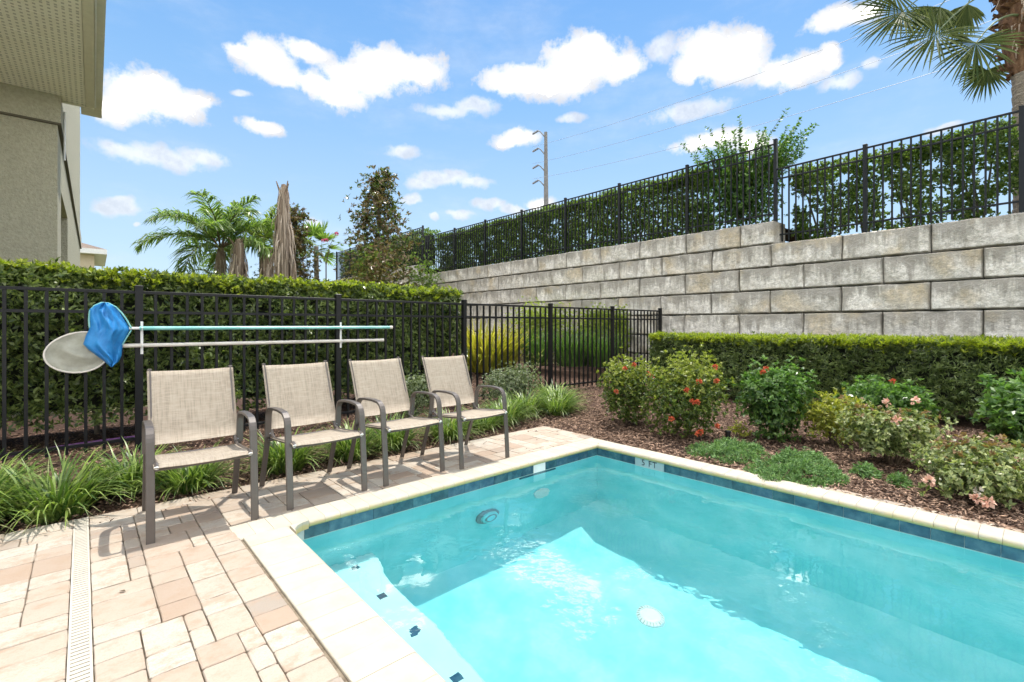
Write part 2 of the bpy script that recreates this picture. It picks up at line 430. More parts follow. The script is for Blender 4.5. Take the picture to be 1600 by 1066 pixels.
M['bluenet'] = mat('blue_net_fabric', [(.3, (.012, .15, .42)), (.7, (.035, .27, .62))], 9., 4., .45, (20., .3, .01), extra=grain_extra(220, (.02, .16, .45), .5))
M['greynet'] = mat('grey_net_mesh', [(.3, (.36, .355, .29)), (.7, (.52, .51, .43))], 12., 4., .8, (180., .4, .004))
t = NT(M['greynet'].node_tree)
_o = [n for n in t.t.nodes if n.type == 'OUTPUT_MATERIAL'][0]; _b = [n for n in t.t.nodes if n.type == 'BSDF_PRINCIPLED'][0]
t.set(_o.inputs[0], t.add('ShaderNodeMixShader', _0=.22, _1=_b.outputs[0], _2=t.add('ShaderNodeBsdfTransparent').outputs[0]).outputs[0])
# foliage
M['pod'] = leafmat('podocarpus_leaf', (.035, .065, .018), (.23, .29, .1), .32, .34, spec=.4)
M['podtip'] = leafmat('podocarpus_new_growth', (.2, .27, .02), (.42, .45, .05), .4, .45)
M['vib'] = leafmat('viburnum_leaf', (.035, .065, .018), (.25, .31, .095), .32, .3, spec=.4)
M['vibtip'] = leafmat('viburnum_new_growth', (.2, .26, .02), (.42, .45, .06), .4, .45)
M['upper'] = leafmat('upper_hedge_leaf', (.06, .115, .03), (.26, .34, .1), .5, .42)
M['uppertip'] = leafmat('upper_hedge_tip', (.09, .15, .025), (.2, .27, .05), .45, .45)
M['bush'] = leafmat('bright_bush_leaf', (.05, .12, .03), (.18, .3, .08), .42, .42)
M['lir'] = leafmat('liriope_blade', (.035, .085, .018), (.27, .36, .085), .3, .38)
M['lirpale'] = leafmat('liriope_pale_blade', (.24, .25, .11), (.4, .4, .2), .3, .45)
M['ixora'] = leafmat('ixora_leaf', (.03, .06, .013), (.18, .23, .05), .36, .28)
M['ixoratip'] = leafmat('ixora_young_leaf', (.15, .19, .03), (.32, .34, .07), .4, .4)
M['dark'] = leafmat('dark_glossy_leaf', (.022, .06, .014), (.12, .2, .045), .3, .3)
M['yellow'] = leafmat('yellow_green_leaf', (.16, .19, .03), (.42, .4, .07), .4, .4)
M['golden'] = leafmat('golden_strap_leaf', (.2, .2, .03), (.5, .42, .08), .4, .45)
M['strap'] = leafmat('strap_leaf', (.04, .09, .02), (.13, .22, .06), .35, .4)
M['lime'] = leafmat('lime_hedge_leaf', (.2, .26, .04), (.42, .48, .1), .42, .45)
M['rose'] = leafmat('rose_leaf', (.07, .11, .03), (.42, .45, .2), .3, .38)
M['roseold'] = leafmat('bronze_rose_leaf', (.16, .09, .045), (.3, .2, .1), .3, .45)
M['juniper'] = leafmat('juniper_needle', (.06, .14, .045), (.24, .38, .14), .25, .6)
M['varieg'] = leafmat('variegated_leaf', (.06, .1, .04), (.32, .35, .22), .3, .38)
M['mag'] = leafmat('magnolia_leaf', (.055, .09, .03), (.2, .24, .1), .25, .3, back=(.17, .12, .06))
M['magbrown'] = leafmat('bronze_leaf', (.08, .055, .025), (.2, .14, .06), .25, .45)
M['olive'] = leafmat('olive_leaf', (.14, .12, .04), (.34, .28, .1), .3, .5)
M['queen'] = leafmat('queen_palm_leaflet', (.07, .13, .035), (.26, .34, .11), .45, .35)
M['queen2'] = leafmat('yellow_palm_leaflet', (.12, .18, .035), (.3, .34, .09), .4, .4)
M['sabal'] = leafmat('sabal_leaf', (.03, .055, .015), (.13, .155, .045), .22, .55, spec=.12)
M['sabalyel'] = leafmat('yellowing_sabal_leaf', (.2, .2, .04), (.38, .3, .06), .35, .45)
M['orange'] = leafmat('orange_petal', (.45, .06, .025), (.7, .2, .09), .3, .5, tcol=(1, 1, 1))
M['peach'] = leafmat('peach_petal', (.75, .4, .28), (.85, .62, .5), .3, .5, tcol=(1, 1, 1))
M['whitepet'] = leafmat('cream_petal', (.7, .6, .5), (.8, .75, .66), .3, .5, tcol=(1, 1, 1))
M['pink'] = leafmat('pink_petal', (.5, .06, .16), (.7, .2, .3), .3, .5, tcol=(1, 1, 1))
M['chip'] = leafmat('mulch_chip', (.035, .019, .013), (.42, .275, .19), .0, .9)
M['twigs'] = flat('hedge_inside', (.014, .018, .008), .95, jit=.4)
M['debris'] = leafmat('fallen_leaf', (.06, .045, .03), (.14, .1, .06), .1, .7)

# water: real refraction; sunlight reaches the floor through it as refracted light
wm = bpy.data.materials.new('pool_water'); wm.use_nodes = True
t = NT(wm.node_tree); t.t.nodes.clear()
wp = t.add('ShaderNodeNewGeometry').outputs['Position']
n1 = t.add('ShaderNodeTexNoise', Vector=wp, Scale=5.5, Detail=3., Roughness=.5)
n2 = t.add('ShaderNodeTexNoise', Vector=wp, Scale=1.3, Detail=1.)
n3 = t.add('ShaderNodeTexNoise', Vector=wp, Scale=15., Detail=2., Roughness=.5)
hsum = t.math('MULTIPLY', t.math('MULTIPLY_ADD', n3.outputs['Fac'], .28, n1.outputs['Fac']), t.maprange(n2.outputs['Fac'], .4, .62, .12, 1.35))
bmp = t.add('ShaderNodeBump', Strength=.2, Distance=.03, Height=hsum)
gl = t.add('ShaderNodeBsdfGlass', Color=(.87, .985, .985), Roughness=0., IOR=1.33, Normal=bmp.outputs[0])
t.add('ShaderNodeOutputMaterial', Surface=gl.outputs[0])
M['water'] = wm

# ================================================================== ground
def pool_local(s, w_): return (-w_, -s)
def sheet(name, quads, z, m, kind='structure'):
    """quads in the pool frame: (s0, s1, w0, w1); subdivided so that it can carry height"""
    mb = MB()
    for s0, s1, w0, w1 in quads:
        b = len(mb.v)
        mb.v += [pf(s0, w0, z), pf(s0, w1, z), pf(s1, w1, z), pf(s1, w0, z)]
        mb.f.append((b, b + 1, b + 2, b + 3))
    o = mb.build(name, m)
    o['kind'] = kind
    return o
B = 900.
sheet('ground', [(-B, -.3, -B, B), (5.9, B, -B, B), (-.3, 5.9, -B, -.25), (-.3, 5.9, 3.12, B)], -.09, M['earth'])

def zg(s, w_):
    """mulch height: flat by the patio, rising towards the retaining wall behind the fence"""
    r = max(0., -s - 3.1) * .075 * (1 if w_ < 0 else max(0., 1 - w_ / 1.5))
    return min(r, .4)
def mulch_sheet():
    mb = MB()
    def grid(s0, s1, w0, w1, ns, nw):
        b = len(mb.v)
        for i in range(ns + 1):
            for j in range(nw + 1):
                s = s0 + (s1 - s0) * i / ns; w_ = w0 + (w1 - w0) * j / nw
                mb.v.append(pf(s, w_, -.028 + zg(s, w_) + .012 * math.sin(5 * s + 2) * math.sin(4 * w_)))
        for i in range(ns):
            for j in range(nw):
                q = b + i * (nw + 1) + j
                mb.f.append((q, q + 1, q + nw + 2, q + nw + 1))
    grid(-12., -.955, -7., -.0, 44, 28)
    grid(-6., -.955, -.0, 7.5, 24, 30)
    grid(-.955, 6.2, -6.4, -.16, 28, 24)
    o = mb.build('mulch_bed', M['mulch'], smooth=True); o['kind'] = 'structure'
mulch_sheet()

# ------------------------------------------------------------------ patio of concrete pavers
patio = struct_root('patio', pf(0, 0), PHI)
mb = MB()
for s0, s1, w0, w1 in ((-.95, -.12, -.2, 5.7), (-.12, 2.7, 3.1, 5.7)):
    b = len(mb.v)
    mb.v += [(-w0, -s0, -.012), (-w1, -s0, -.012), (-w1, -s1, -.012), (-w0, -s1, -.012)]; mb.f.append((b, b + 1, b + 2, b + 3))
mb.build('sand_bed', M['sand'], patio)
# unseen pale deck beyond the pavers, added to bounce light onto house and chairs
sheet('bounce_deck', [(-.95, 9., 5.7, 12.), (2.7, 9., 3.2, 5.7), (6.4, 9., -1., 3.2), (-5.8, -.95, 7.6, 12.)], -.008, M['deck'])
def paver(x0, x1, y0, y1, name='paver'):
    g = .0013
    j = lambda a: random.uniform(-a, a)
    x0 += g + abs(j(.0015)); x1 -= g + abs(j(.0015)); y0 += g + abs(j(.0015)); y1 -= g + abs(j(.0015))
    dz = j(.0015)
    v, f = [], []
    # ring of 12 points with clipped, worn corners
    def ring(i, z, cc):
        pts = []
        for (cx, cy), (dx, dy) in (((x0, y0), (1, 1)), ((x1, y0), (-1, 1)), ((x1, y1), (-1, -1)), ((x0, y1), (1, -1))):
            a = (cx + dx * i, cy + dy * (i + cc)); b_ = (cx + dx * (i + cc), cy + dy * i)
            pts += [a, b_] if dx * dy > 0 else [b_, a]
        mid = [((pts[k][0] + pts[(k + 1) % 8][0]) / 2 + j(.0026), (pts[k][1] + pts[(k + 1) % 8][1]) / 2 + j(.0026)) for k in range(8)]
        res = []
        for k in range(8):
            res.append(pts[k])
            if k % 2 == 1: res.append(mid[k])
        return [(a, b_, z) for a, b_ in res]
    cc = .003 + abs(j(.006))
    for i, z in ((0, -.045), (0, -.004 + dz), (.002, -.001 + dz), (.006, dz)):
        v += ring(i, z, cc)
    n = 12
    for r in range(3):
        for k in range(n): f.append((r * n + k, r * n + (k + 1) % n, (r + 1) * n + (k + 1) % n, (r + 1) * n + k))
    f.append(tuple(3 * n + k for k in range(n)))
    cx, cy = (x0 + x1) / 2, (y0 + y1) / 2
    me = bpy.data.meshes.new('paver'); me.from_pydata([(a - cx, b_ - cy, z) for a, b_, z in v], [], f); me.materials.append(M['paver'])
    inst(name, me, patio, (cx, cy, 0))
def pack(x0, x1, y0, y1, U=.0705):
    nx, ny = round((x1 - x0) / U), round((y1 - y0) / U)
    ux, uy = (x1 - x0) / nx, (y1 - y0) / ny
    occ = [[False] * ny for _ in range(nx)]
    for iy in range(ny - 1, -1, -1):
        for ix in range(nx):
            if occ[ix][iy]: continue
            sizes = [(3, 2), (3, 2), (2, 3), (2, 2), (3, 3), (3, 2), (2, 2)]
            random.shuffle(sizes)
            sizes += [(2, 1), (1, 2), (1, 1)]
            for a, b_ in sizes:
                if ix + a <= nx and iy - b_ + 1 >= 0 and all(not occ[ix + i][iy - q] for i in range(a) for q in range(b_)):
                    rx = nx - ix - a
                    if (rx == 1 and (a, b_) != (1, 1)) and a > 2: continue
                    for i in range(a):
                        for q in range(b_): occ[ix + i][iy - q] = True
                    paver(x0 + ix * ux, x0 + (ix + a) * ux, y0 + (iy - b_ + 1) * uy, y0 + (iy + 1) * uy)
                    break
# header course along the planting bed
x = .2
while x > -5.6:
    l = random.choice((.27, .29, .31))
    if -3.87 > x - l > -3.94 - .12 or (x > -3.867 and x - l < -3.867):
        paver(-3.867, x, .795, .95); x = -3.937; continue
    paver(x - l, x, .795, .95); x -= l
pack(-3.235, .2, .195, .795)
pack(-3.867, -3.235, -2.35, .795)
pack(-4.95, -3.937, -1.75, .795)
# drain channel, a slotted white strip
dr = tag(MB().box(-.034, .034, -3.3, 0, -.05, -.02).build('channel_drain', M['ink'], None, loc=pf(-.945, 3.902), rot=(0, 0, PHI)),
         'narrow white slotted drain strip running across the pavers', 'drain')
mb = MB()
for xx in (-.034, .026): mb.box(xx, xx + .008, -3.3, 0, -.02, .001)
for i in range(132): mb.box(-.0259, .0259, -.025 * i - .0185, -.025 * i, -.02, -.0005)
mb.build('grate', M['grate'], dr)

# ------------------------------------------------------------------ pool
PL, PW, WZ = 6.2, 3.0, -.122
pool = thing('swimming_pool', 'turquoise plunge pool with cream coping and blue tile band', 'pool', pf(0, 0), PHI)
recv = []
def precv(o): o.cycles.is_caustics_receiver = True; return o
D = 1.52
mb = MB()
mb.box(-PW, 0, 0, .12, WZ - D, -.05)          # far wall (A)
mb.box(0, .12, -PL, .12, WZ - D, -.05)        # right wall (C)
mb.box(-PW - .12, -PW, -PL, .12, WZ - D, -.05)
mb.box(-PW - .12, .12, -PL - .12, -PL, WZ - D, -.05)
precv(mb.build('pool_wall', M['plaster'], pool))
mb = MB(); N = 18
zf = lambda x, y: WZ - 1.36 - .13 * min(1, max(0, (x + 2.7) / 2.4))
for i in range(N + 1):
    for j in range(N + 1):
        x = -PW + PW * i / N; y = -PL + PL * j / N
        mb.v.append((x, y, zf(x, y) + .22 * max(0, 1 - min(-x, x + PW, -y) / .25) ** 2))
for i in range(N):
    for j in range(N):
        q = i * (N + 1) + j; mb.f.append((q, q + N + 1, q + N + 2, q + 1))
precv(mb.build('pool_floor', M['plaster'], pool, smooth=True))
# bench along the left wall; plan edge slightly curved, rounded where it meets the far wall
edge = [(-2.43, .0), (-2.435, -.1), (-2.455, -.19), (-2.485, -.27), (-2.505, -.4), (-2.515, -.9), (-2.545, -1.45), (-2.56, -2.2), (-2.56, -PL)]
bz = WZ - .5
mb = MB()
prof_n = len(edge)
for (x, y) in edge:
    mb.v += [(-PW, y, bz), (x - .012, y, bz), (x, y, bz - .012), (x + .01, y, WZ - 1.5)]
for i in range(prof_n - 1):
    for k in range(3): mb.f.append((i * 4 + k, i * 4 + 4 + k, i * 4 + 5 + k, i * 4 + 1 + k))
precv(mb.build('bench', M['plaster2'], pool, smooth=False))
for s_, w_ in ((.12, 2.6), (.5, 2.61), (.88, 2.62), (1.27, 2.63), (1.66, 2.64)):
    precv(MB().box(-w_ - .024, -w_ + .024, -s_ - .024, -s_ + .024, bz, bz + .004).build('step_marker', M['tile'], pool))
# waterline tiles, 6 by 3 inches
tl = .1515; tz0, tz1 = -.118, -.046
tme = MB().box(.001, tl - .0012, -.004, .004, tz0, tz1).mesh('waterline_tile', M['tile'])
def tile_row(n, loc0, dirx, rot, skip=()):
    for i in range(n):
        if i in skip: continue
        inst('waterline_tile', tme, pool, (loc0[0] + dirx[0] * tl * i, loc0[1] + dirx[1] * tl * i, 0), (0, 0, rot))
skim0, skim1 = 5, 6
tile_row(19, (-tl, -.003, 0), (-1, 0), 0, (5,))
tile_row(34, (-.003, -.0 - tl, 0), (0, -1), R(90), (3, 4))
tile_row(10, (-PW + .003, -tl, 0), (0, -1), R(90))
MB().box(-PW, 0, -.002, .0, tz0 - .012, tz1).build('grout_bed', M['grout'], pool)
MB().box(-.002, .0, -PL, -.002, tz0 - .012, tz1).build('grout_bed', M['grout'], pool)
# depth marker
mk = MB().box(-.006, .0, -tl * 5 + .002, -tl * 3 - .002, tz0, tz1).build('depth_marker', M['marker'], pool)
fc = bpy.data.curves.new('lettering', 'FONT'); fc.body = '5 FT'; fc.size = .078; fc.align_x = 'CENTER'; fc.align_y = 'CENTER'; fc.extrude = .0006; fc.space_character = 1.15
fo = bpy.data.objects.new('lettering_source', fc); COL.objects.link(fo)
bpy.context.view_layer.update()
lm = bpy.data.meshes.new_from_object(fo.evaluated_get(bpy.context.evaluated_depsgraph_get()))
bpy.data.objects.remove(fo)
lm.materials.clear(); lm.materials.append(M['ink'])
inst('lettering', lm, mk, (-.0075, -tl * 4, (tz0 + tz1) / 2), (R(90), 0, R(-90)))
# skimmer mouth in the far wall, with the dark tiles under it
sk = MB().box(-tl * 6 + .002, -tl * 5 - .002, -.009, -.001, tz0, tz1).build('skimmer', M['white'], pool)
for i in range(3):
    precv(MB().box(-.62 - tl * (i + 1) + .002, -.62 - tl * i - .002, -.008, .0, WZ - .055, WZ - .012).build('waterline_tile', M['tile'], pool))
# underwater light and return on the far wall, drain on the floor
lt = precv(MB().disc((-1.44, -.002, WZ - .60), (0, -1, 0), [(.12, 0), (.12, .02), (.098, .034), (.092, .022)]).build('pool_light', M['greyteal'], pool))
precv(MB().disc((-1.44, -.03, WZ - .60), (0, -1, 0), [(.09, 0), (.085, .02), (.04, .035)]).build('lens', M['plaster'], lt))
precv(MB().disc((-1.44, -.033, WZ - .60), (0, -1, 0), [(.062, .022), (.062, .03), (.056, .03)]).build('ring', M['greyteal'], lt))
precv(MB().disc((-.80, -.002, WZ - .56), (0, -1, 0), [(.1, 0), (.095, .012), (.05, .02)]).build('return_fitting', M['white'], pool))
dm = precv(MB().disc((-.93, -1.2, zf(-.93, 0)), (0, 0, 1), [(.105, 0), (.1, .02), (.07, .035), (.0695, .03), (.05, .034)]).build('main_drain', M['white'], pool))
mb = MB()
for k in range(24):
    a = k * math.pi / 12
    mb.tube([(-.93 + math.cos(a) * r, -1.2 + math.sin(a) * r, zf(-.93, 0) + z) for r, z in ((.076, .036), (.098, .024))], .003, 4)
precv(mb.build('slot', M['grate'], dm))
# coping stones with a rounded nose
def nose(y_out, y_in, z=0.):
    p = [(y_out, z - .05), (y_out, z - .003), (y_out - .003 * (1 if y_out > y_in else -1), z)]
    sgn = -1 if y_out > y_in else 1
    for k in range(7):
        a = R(90 - 180 * k / 6)
        p.append((y_in + sgn * (-.028 + .028 * math.cos(a)), z - .024 + .024 * math.sin(a)))
    return p
cpitch = .0985
cmA = MB().extrude(nose(.19, -.03), .0009, cpitch - .0009).mesh('coping_stone', M['coping'])
cmB = MB().extrude(nose(.22, -.03), .0009, cpitch * 1.5 - .0009).mesh('coping_stone', M['coping'])
cmC = MB().extrude(nose(.15, -.03), .0009, cpitch - .0009).mesh('coping_stone', M['coping'])
for me in (cmA, cmB, cmC):
    me.shade_smooth(); me.set_sharp_from_angle(angle=R(35))
i = 0
while -.03 - cpitch * i > -PW - .225:
    inst('coping_stone', cmA, pool, (.0 - cpitch * (i + 1) + .03 * 0, 0, random.uniform(-.0006, .0006))); i += 1
for i in range(int((PL - .1) / cpitch)):
    inst('coping_stone', cmC, pool, (0, -.03 - cpitch * (i + .0), random.uniform(-.0006, .0006)), (0, 0, R(-90)))
for i in range(int((PL - .1) / cpitch / 1.5)):
    inst('coping_stone', cmB, pool, (-PW, -.03 - cpitch * 1.5 * (i + 1), random.uniform(-.0006, .0006)), (0, 0, R(90)))
# corner blocks
MB().extrude([(-.03, -.05), (-.03, -.003), (-.027, 0), (.187, 0), (.19, -.003), (.19, -.05)], .0005, .15).build('coping_stone', M['coping'], pool)
cb = MB(); arc = [(-PW + .03, -.03)] + [(-PW + .03 + .11 * (1 - math.cos(R(a))), -.03 - .11 * (1 - math.sin(R(a)))) for a in (0, 22, 45, 67, 90)]
for z in (-.05, .0005): cb.v += [(x, y, z) for x, y in arc]
n = len(arc)
for k in range(n): cb.f.append((k, (k + 1) % n, n + (k + 1) % n, n + k))
cb.f.append(tuple(n + k for k in range(n)))
cb.build('coping_stone', M['coping'], pool)
# thin paver edging outside the right coping
y = -1.3
while y > -5.5:
    l = random.uniform(.21, .24)
    MB().cbox(.155, .27, y - l + .003, y, -.06, -.014 + random.uniform(-.003, .003), .006).build('edging_paver', M['paver'], pool); y -= l
# water
mb = MB(); N = 24
for i in range(N + 1):
    for j in range(N + 1): mb.v.append((-PW + PW * i / N, -PL + PL * j / N, 0))
for i in range(N):
    for j in range(N):
        q = i * (N + 1) + j; mb.f.append((q, q + N + 1, q + N + 2, q + 1))
wo = mb.build('pool_water', M['water'], None, smooth=True, loc=pf(0, 0, WZ), rot=(0, 0, PHI))
wo['kind'] = 'structure'
wo.cycles.is_caustics_caster = True

# ================================================================== retaining wall of big blocks
W0 = np.array([7.17, 6.7]); D1 = np.array([-.62086, .78392]); T1 = 4.021
W1 = W0 + D1 * T1
D2 = np.array([-.867, 1.]); D2 /= np.linalg.norm(D2)
def wall_pt(tt, off=0.):
    """point on the wall face line; off = metres behind the face"""
    d = D1 if tt < T1 else D2
    p = W0 + D1 * min(tt, T1) + D2 * max(0., tt - T1)
    return p + off * np.array([d[1], -d[0]])
def wall_rot(tt):
    d = D1 if tt < T1 else D2
    return math.atan2(d[1], d[0])
wall = thing('retaining_wall', 'stained grey retaining wall of large split-face concrete blocks', 'wall', (float(W1[0]), float(W1[1]), 0))
BL, BH = 1.205, .457
def block_mesh(L, seed, end=False):
    r = random.Random(seed)
    xs = [0, .018, .12, .25, .38, .5, .62, .75, .88, .982, 1]; zs = [0, .055, .28, .5, .72, .945, 1]
    nx, nz = len(xs) - 1, len(zs) - 1
    L2 = L - .014; Hh = BH - .012
    v, f = [], []
    ph = [(r.uniform(0, 6), r.uniform(2, 9), r.uniform(-5, 5), r.uniform(.004, .011)) for _ in range(8)]
    for i in range(nx + 1):
        for k in range(nz + 1):
            x, z = xs[i] * L2, zs[k] * Hh
            if 1 < i < nx - 1: x += r.uniform(-.02, .02)
            if 1 < k < nz - 1: z += r.uniform(-.02, .02)
            d = sum(a * math.sin(p_ + fx * x * 2 + fz_ * z * 3) for p_, fx, fz_, a in ph) + r.uniform(-.006, .006)
            ed = min(x, L2 - x, (z) * 1.0, (Hh - z) * 1.0)
            d += -.032 * max(0, 1 - ed / .02) - .012 * max(0, 1 - ed / .07)
            if k == 0: z += r.uniform(-.001, .004)
            if k == nz: z += r.uniform(-.006, .001)
            v.append((x, max(-.045, min(d + .01, .04)), z))
    for i in range(nx):
        for k in range(nz):
            q = i * (nz + 1) + k
            f.append((q, q + 1, q + nz + 2, q + nz + 1))
    nb = len(v)
    ringi = [i * (nz + 1) for i in range(nx + 1)] + [nx * (nz + 1) + k for k in range(1, nz + 1)] + [i * (nz + 1) + nz for i in range(nx - 1, -1, -1)] + [k for k in range(nz - 1, 0, -1)]
    for q in ringi: v.append((v[q][0], -.55, v[q][2]))
    n = len(ringi)
    for k in range(n): f.append((ringi[k], ringi[(k + 1) % n], nb + (k + 1) % n, nb + k))
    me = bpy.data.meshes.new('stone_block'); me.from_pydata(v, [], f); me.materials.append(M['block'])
    me.shade_smooth(); me.set_sharp_from_angle(angle=R(32))
    return me
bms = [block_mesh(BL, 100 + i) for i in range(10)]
rows = [(z0, off) for z0, off in ((-.398, 1.02), (.059, .423), (.516, 1.02), (.973, .423), (1.43, 1.02), (1.887, .423), (2.344, 1.02))]
# the course bottoms run z0; offsets are where its joints fall along the wall
rows = [(-.398, 1.02), (.059, .423), (.516, 1.02), (.973, .423), (1.43, 1.02), (1.887, .423), (2.344, 1.02)]
def put_block(tt, z, me, setback):
    p = wall_pt(tt + .01, setback) - W1
    inst('stone_block', me, wall, (float(p[0]), float(p[1]), z), (0, 0, wall_rot(tt + .3)))
bi = 0
for ri, (z0, off) in enumerate(rows):
    k0 = -3
    while True:
        tt = off + (k0) * BL
        if tt > (26 if ri > 2 else 22): break
        put_block(tt, z0, bms[(bi * 7 + ri * 3) % 10], .016 * ri - .06)
        k0 += 1; bi += 1
TS = 3.378
hm = block_mesh(4.031 - TS, 5)
put_block(TS, 2.801, hm, .05)
tt = 4.031
while tt < 27:
    put_block(tt, 2.801, bms[bi % 10], .05); tt += BL; bi += 1
tt = 17.2
put_block(tt, 3.258, hm, .06); tt += .653
while tt < 27:
    put_block(tt, 3.258, bms[bi % 10], .06); tt += BL; bi += 1
mb = MB()
def core_seg(t0, t1, z1):
    b = len(mb.v)
    for tt in (t0, t1):
        for off in (.13, .5):
            p = wall_pt(tt, off) - W1
            for z in (-.3, z1): mb.v.append((float(p[0]), float(p[1]), z))
    mb.f.extend([tuple(b + q for q in ff) for ff in ((0, 4, 5, 1), (2, 3, 7, 6), (1, 5, 7, 3), (0, 1, 3, 2), (4, 6, 7, 5))])
core_seg(-3.5, T1 - .002, 2.78); core_seg(T1 + .002, 27, 2.78)
mb.build('joint_backing', M['blockcore'], wall)
# the ground retained behind it
mb = MB()
def terr(t0, t1, z, far_=60):
    b = len(mb.v)
    for tt in (t0, t1):
        for off in (.35, far_):
            p = wall_pt(tt, off); mb.v.append((float(p[0]), float(p[1]), z))
    mb.f.append((b, b + 1, b + 3, b + 2))
terr(-8, TS, 2.70); terr(TS, T1 - .001, 3.16); terr(T1 + .001, 17.4, 3.164); terr(17.4, 60, 3.6)
o = mb.build('upper_terrace', M['mulch']); o['kind'] = 'structure'

# ================================================================== metal fences
def fence_kit(m, pk=.0125, post=.031):
    return dict(m=m, pk=pk, post=post, cache={})
def fmesh(kit, key, fn):
    if key not in kit['cache']: kit['cache'][key] = fn()
    return kit['cache'][key]
def fence_post(kit, root, p, z0, z1, rz):
    h = kit['post']
    def mk():
        q = MB().cbox(-h, h, -h, h, 0, z1 - z0 - .012, .002)
        q.cbox(-h - .003, h + .003, -h - .003, h + .003, z1 - z0 - .012, z1 - z0 + .004, .006)
        return q.mesh('post', kit['m'])
    o = inst('post', fmesh(kit, ('post', round(z1 - z0, 3)), mk), root, (p[0] - root.location.x, p[1] - root.location.y, z0 - root.location.z), (0, 0, rz))
    return o
def fence_panel(kit, root, p0, p1, zlo, zbot, zmid, ztop, pitch=.126):
    p0, p1 = np.array(p0), np.array(p1)
    d = p1 - p0; L = float(np.linalg.norm(d)); d = d / L; rz = math.atan2(d[1], d[0])
    base = np.array([root.location.x, root.location.y]); rzl = root.location.z
    h = kit['post']
    for z, hh in ((zbot, .014), (zmid, .014), (ztop - .014, .014)):
        me = fmesh(kit, ('rail', round(L, 2), hh), lambda: MB().cbox(h, L - h, -.016, .016, -hh, hh, .002).mesh('rail', kit['m']))
        inst('rail', me, root, (*(p0 - base), z - rzl), (0, 0, rz))
    n = max(1, round(L / pitch)); k = kit['pk']
    hgt = ztop - .03 - zlo
    me = fmesh(kit, ('picket', round(hgt, 3)), lambda: MB().box(-k, k, -k + .0008, k - .0008, 0, hgt).mesh('picket', kit['m']))
    for i in range(1, n):
        q = p0 + d * (L * i / n) - base
        inst('picket', me, root, (*q, zlo - rzl), (0, 0, rz))

kit = fence_kit(M['iron'])
F0 = np.array([-4.37714, 4.10357])
fx = lambda tt: F0 + A2 * tt
pfence = thing('pool_fence', 'low black metal picket fence along the pool terrace', 'fence', (*fx(.94), 0))
posts_t = [-2.98, -1.02, .94, 2.926, 4.884, 6.798, 8.641, 10.45]
for a, b_ in zip(posts_t[:-1], posts_t[1:]):
    fence_panel(kit, pfence, fx(a), fx(b_), .015, .085, 1.325, 1.535, .1285)
for a in posts_t: fence_post(kit, pfence, fx(a), -.05, 1.585, PHI)

kit2 = fence_kit(M['iron2'])
ufence = thing('wall_fence', 'long black metal picket fence on top of the block wall', 'fence', (*[float(x) for x in wall_pt(T1, .35)], 2.7))
OF = .35
up_t = [-3.75, -1.85, .064, 1.965, TS + .09]
for a, b_ in zip(up_t[:-1], up_t[1:]):
    fence_panel(kit2, ufence, wall_pt(a, OF), wall_pt(b_, OF), 2.86, 3.0, 4.12, 4.33)
for a in up_t[:-1]: fence_post(kit2, ufence, wall_pt(a, OF), 2.65, 4.38, wall_rot(a))
fence_post(kit2, ufence, wall_pt(up_t[-1], OF), 2.65, 4.93, wall_rot(3))
lt_t = [TS + .09]
while lt_t[-1] < 17: lt_t.append(lt_t[-1] + 1.905)
lt_t[-1] = 17.0
for a, b_ in zip(lt_t[:-1], lt_t[1:]):
    fence_panel(kit2, ufence, wall_pt(a, OF), wall_pt(b_, OF), 3.3, 3.44, 4.64, 4.85, .127)
for a in lt_t[1:]: fence_post(kit2, ufence, wall_pt(a, OF), 3.1, 4.9, wall_rot(a + 1))
ft = [17.25 + 1.905 * i for i in range(6)]
for a, b_ in zip(ft[:-1], ft[1:]):
    fence_panel(kit2, ufence, wall_pt(a, OF), wall_pt(b_, OF), 3.75, 3.88, 5.1, 5.31, .15)
for a in ft: fence_post(kit2, ufence, wall_pt(a, OF), 3.6, 5.36, wall_rot(a))

# ================================================================== house on the left
HO = (-6.155, 6.5); HR = math.atan2(.7542, -.6567)       # local x runs away along the side wall, local y to the left
house = thing('stucco_house', 'olive stucco house with a wide vented eave overhead', 'house', (*HO, 0), HR)
# local: x = away, y = left.  The side wall is y = 0, the near end wall is x = 0
mb = MB()
mb.box(0, .9, 0, 6, -.3, 9.1)          # near corner pier
mb.box(.9, 3.3, 0, 6, 3.2, 9.1)        # over the porch opening
mb.box(3.3, 14, 0, 6, -.3, 9.1)
mb.box(.9, 3.3, 1.9, 6, -.3, 3.2)       # back of the porch
house_wall = mb.build('wall', M['stucco'], house)
mb = MB(); mb.box(-.035, 0, -.035, 6, 3.93, 4.30); mb.box(0, 14, -.035, 0, 3.93, 4.30)
mb.build('trim_band', M['stucco'], house)
mb = MB(); mb.box(-.04, -.0, -.04, 6, 3.905, 3.93); mb.box(0, 14, -.04, 0, 3.905, 3.93)
mb.build('trim_line', M['trimdark'], house)
for i in range(17):
    x1 = .13 - .265 * i
    MB().cbox(-.13, .128, -2.9, 3.2, 0, .02, .0).build('soffit_panel', M['soffit'], house, loc=(x1 - .13, 2.62, 4.3 + (.003 if i % 2 else 0)))
MB().box(-4.6, .14, -.375, -.285, 4.285, 4.42).build('fascia', M['trim'], house)
MB().box(-4.6, .14, -.395, -.378, 4.30, 4.47).build('gutter', M['whitepaint'], house)
MB().box(-4.6, .95, -.465, -.225, 4.435, 4.62).build('eave_board', M['trim'], house)
MB().box(.14, .17, -.375, 6, 4.28, 4.34).build('fascia', M['trim'], house)
MB().tube([(.62, -.05, 4.3), (.62, -.05, 3.6)], .012, 8).build('conduit', M['whitepaint'], house)
